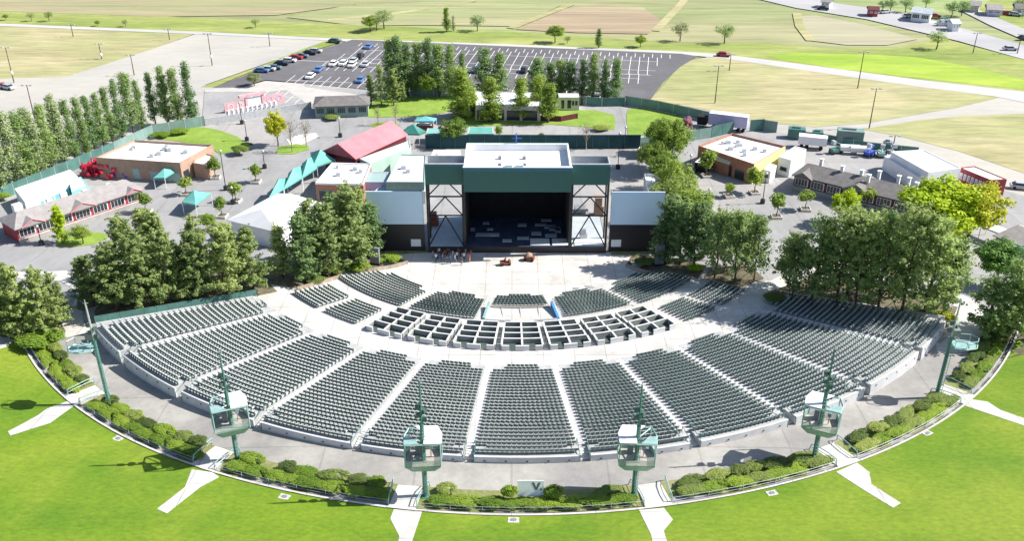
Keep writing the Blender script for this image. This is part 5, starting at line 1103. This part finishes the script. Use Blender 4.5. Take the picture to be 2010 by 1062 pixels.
CR=[(512,143,'blue'),(525,140,'silver'),(537,137,'teal grey'),(551,129,'black'),(566,123,'white'),(579,117,'red'),(590,114,'teal grey'),(606,108,'black'),(617,104,'silver')]
for i,(u,v,c) in enumerate(CR): car(U(u,v),a1+.05,c,'%s car in the slanted row along the left car park edge, %s from front'%(c,ORD[i]))
car(U(656,84),a1,'teal grey','dark teal car alone at the far left corner of the car park')
car(U(1418,108),a1-.1,'red','dark red car driving on the perimeter road',group='cars on the road')
CI=[(722,95,'blue'),(705,114,'black'),(692,123,'silver'),(672,128,'white'),(653,129,'white'),(624,141,'blue'),(608,154,'white'),(690,131,'white'),(716,130,'silver'),(706,161,'blue'),(930,141,'dark blue'),(1026,141,'black'),(845,170,'white'),(1150,182,'white'),(1172,184,'silver'),(1192,186,'dark blue'),(1105,183,'white'),(990,176,'silver'),(1085,178,'silver')]
for i,(u,v,c) in enumerate(sorted(CI)): car(U(u,v),a2,c,'%s car parked within the marked stalls of the car park, %s from the left'%(c,ORD[i]))
for i,(u,v,c) in enumerate(((15,178,'silver'),(3,176,'red'),(1613,16,'black'),(1980,104-10,'silver'),(1735,22,'silver'),(1780,30,'white'),(1798,30,'white'),(1815,34,'black'),(1832,30,'red'),(1960,20,'white'),(1975,24,'red'),(1990,26,'silver'),(2003,366,'silver'),(2008,72,'black'))):
    car(U(u,v),rnd.uniform(-.6,.6),c,['silver car on the left gravel lot','red car at the left frame edge of the gravel lot','black car driving on the far highway','silver car on the near lane of the highway','silver car by the red farm shed','white car in the farmyard, left one','white car in the farmyard, right one','black car in the farmyard','red car in the farmyard','white car by the far right houses','red car by the far right houses','silver car by the far right houses','silver pickup like car behind the red ticket building','black car on the far side road'][i],group='cars farther out')
# ---------------------------------------------------------------- machines and trailers of the service yard
def trailer(u,v,rz,L,H_,m,label,cab=False,cat='trailer'):
    o=empty('semi_trailer' if L>7 else 'trailer',U(u,v),rz,label=label,cat=cat); MB().box(-L/2,-1.25,1.1,L/2,1.25,H_).build('body',m,o); MB().box(-L/2,-1.27,H_,L/2,1.27,H_+.06).build('roof',M_wroof,o)
    for x in (-L/2+.9,-L/2+2.1,L/2-1.2):
        for y in (-1,1): w=link('wheel',WH,o); w.location=(x,y,.45); w.scale=(1.4,1.4,1.4)
    if cab:
        c=MB().box(L/2+.5,-1.2,.7,L/2+2.8,1.2,2.8).build('cab',M_black,o); MB().box(L/2+2.8,-1.1,1.6,L/2+2.84,1.1,2.6).build('windscreen',M_dglass,c)
    return o
trailer(1427,252,R(158),9.5,4.0,M_purp,'white topped lavender semitrailer with black tractor by the fence',True)
trailer(1592,288,R(-18),6.5,3.0,M_white,'white open trailer in the service yard, nearest to the dark container')
trailer(1378,335,R(60),4.0,2.6,M_black,'small dark box trailer left of the brick building porch')
for (u,v,sx,sy,sz,m_,lb,nm) in ((1561,268,4,2.4,2.5,M_teal,'dark green steel container, the left one','container'),(1602,272,2.5,2,2.2,M_teal,'dark green steel container, the right smaller one','container'),(1665,278,6,3,3.4,M_meshp,'grey green container stack with clutter on its roof','container_stack'),(1740,285,2,1.4,1.4,M_galv,'small grey bin at the service yard fence','bin'),(1825,612,1.6,1.4,1.9,M_brick,'brown cabinet at the end of the right pine row','cabinet')):
    p=G(u,v); o=empty(nm,p,R(-15),label=lb,cat=nm.replace('_',' ')); MB().box(-sx/2,-sy/2,.1,sx/2,sy/2,sz).build('body',m_,o)
    mm=MB()
    for k in range(int(sx/.5)): mm.box(-sx/2+.12+k*.5,-sy/2-.05,.2,-sx/2+.3+k*.5,-sy/2,sz-.1)
    mm.box(-sx*.3,-.3,sz,sx*.2,.4,sz+.35); mm.build('ribs',M_teal if m_ is M_teal else M_grey,o)
for i,(u,v) in enumerate(((1665,298),(1685,300))):
    o=empty('storage_tank',U(u,v),R(-8),label='white horizontal gas tank in the service yard, %s one'%('left','right')[i],cat='tank',group='white gas tanks'); MB().tube((-2.2,0,1.3),(2.2,0,1.3),.85,n=14).build('tank',M_white,o)
    for x in (-1.5,1.5): MB().box(x-.15,-.6,0,x+.15,.6,.8).build('leg',M_grey,o)
for i,(u,v) in enumerate(((1638,298),(1705,303),(1728,304),(1748,303))):
    o=empty('boom_lift',U(u,v),R(20+i*25),label='parked %s boom lift in the service yard, %s from the left'%(('green','blue','teal','grey')[i],ORD[i]),cat='lift',group='boom lifts in the service yard'); mt_=(M_teal,M_bluep,M_tealp,M_grey)[i]
    MB().box(-1.3,-.8,.5,1.3,.8,1.2).build('chassis',mt_,o); MB().tube((-.8,0,1.2),(1.6,0,2.0+i*.2),.16).tube((1.6,0,2.0+i*.2),(-.6,0,2.8),.13).build('boom',mt_,o); MB().box(-1.2,-.5,2.3,-.5,.5,3.2).build('basket',M_galv,o)
    for x in (-.9,.9):
        for y in (-.85,.85): w=link('wheel',WH,o); w.location=(x,y,.36)
# far farmyard
for (F1,F2,dp,h,rh,wm_,rm_,lb) in (((1702,16),(1738,17),8,3,4.5,M_red,M_dred,'long low red shed at the far farm'),((1785,20),(1850,24),12,4,6,M_white,M_wglass,'grey blue roofed farmhouse between the dark trees'),((1868,42),(1896,42),8,3.5,5,M_white,M_sblue,'small white house with pale blue roof near the highway'),((1900,6),(1935,8),10,3,5,M_cream,M_gshing,'left house of the far right corner'),((1935,14),(1985,16),12,3,5,M_purp,M_gshing,'middle house of the far right corner, grey roofed'),((1990,12),(2040,14),12,3,5,M_white,M_dshing,'right house of the far right corner'),((1608,0),(1640,2),9,3,5,M_white,M_gshing,'pale farm building at the top edge by the highway')):
    gable('farm_building',F1,((F1[0]*.35+F2[0]*.65),F2[1]),dp*.7,h*.8,rh*.75,wm_,rm_,lb,plinth=False,nwin=2)
for i,(u,v) in enumerate(((1850,42),(1858,46),(1872,48),(1846,46))):
    o=MB().box(-1.5,-1,.2,1.5,1,1.4).cbox((0,0,1.7),(1.8,1.2,.8),rz=.3).tube((-1.2,-1.1,.3),(-1.2,1.1,.3),.3).build('farm_machine',M_galv if i%2 else M_teal,label='farm machinery heap beside the small white house, %s from left'%ORD[(1,2,3,0)[i]],cat='machinery',group='machinery in the farmyard'); o.location=U(u,v)
# ---------------------------------------------------------------- light
w=bpy.data.worlds.new('World'); sc.world=w; w.use_nodes=True; nt=w.node_tree
sky=nt.nodes.new('ShaderNodeTexSky'); sky.sky_type='NISHITA'; sky.sun_disc=False; sky.sun_elevation=R(42); sky.sun_rotation=R(85); sky.altitude=50; sky.dust_density=1.0
nt.links.new(sky.outputs[0],nt.nodes['Background'].inputs[0]); nt.nodes['Background'].inputs[1].default_value=.088
sl=bpy.data.lights.new('sun','SUN'); sl.energy=5.0; sl.angle=R(.5); sl.color=(1,.955,.88)
so=bpy.data.objects.new('sun',sl); COL.objects.link(so)
d=Vector((-math.cos(R(42)),-.10*math.cos(R(42)),-math.sin(R(42)))); so.rotation_euler=d.to_track_quat('-Z','Y').to_euler()
vs_=sc.view_settings; vs_.view_transform='Standard'; vs_.look='None'; vs_.gamma=1; vs_.exposure=.76
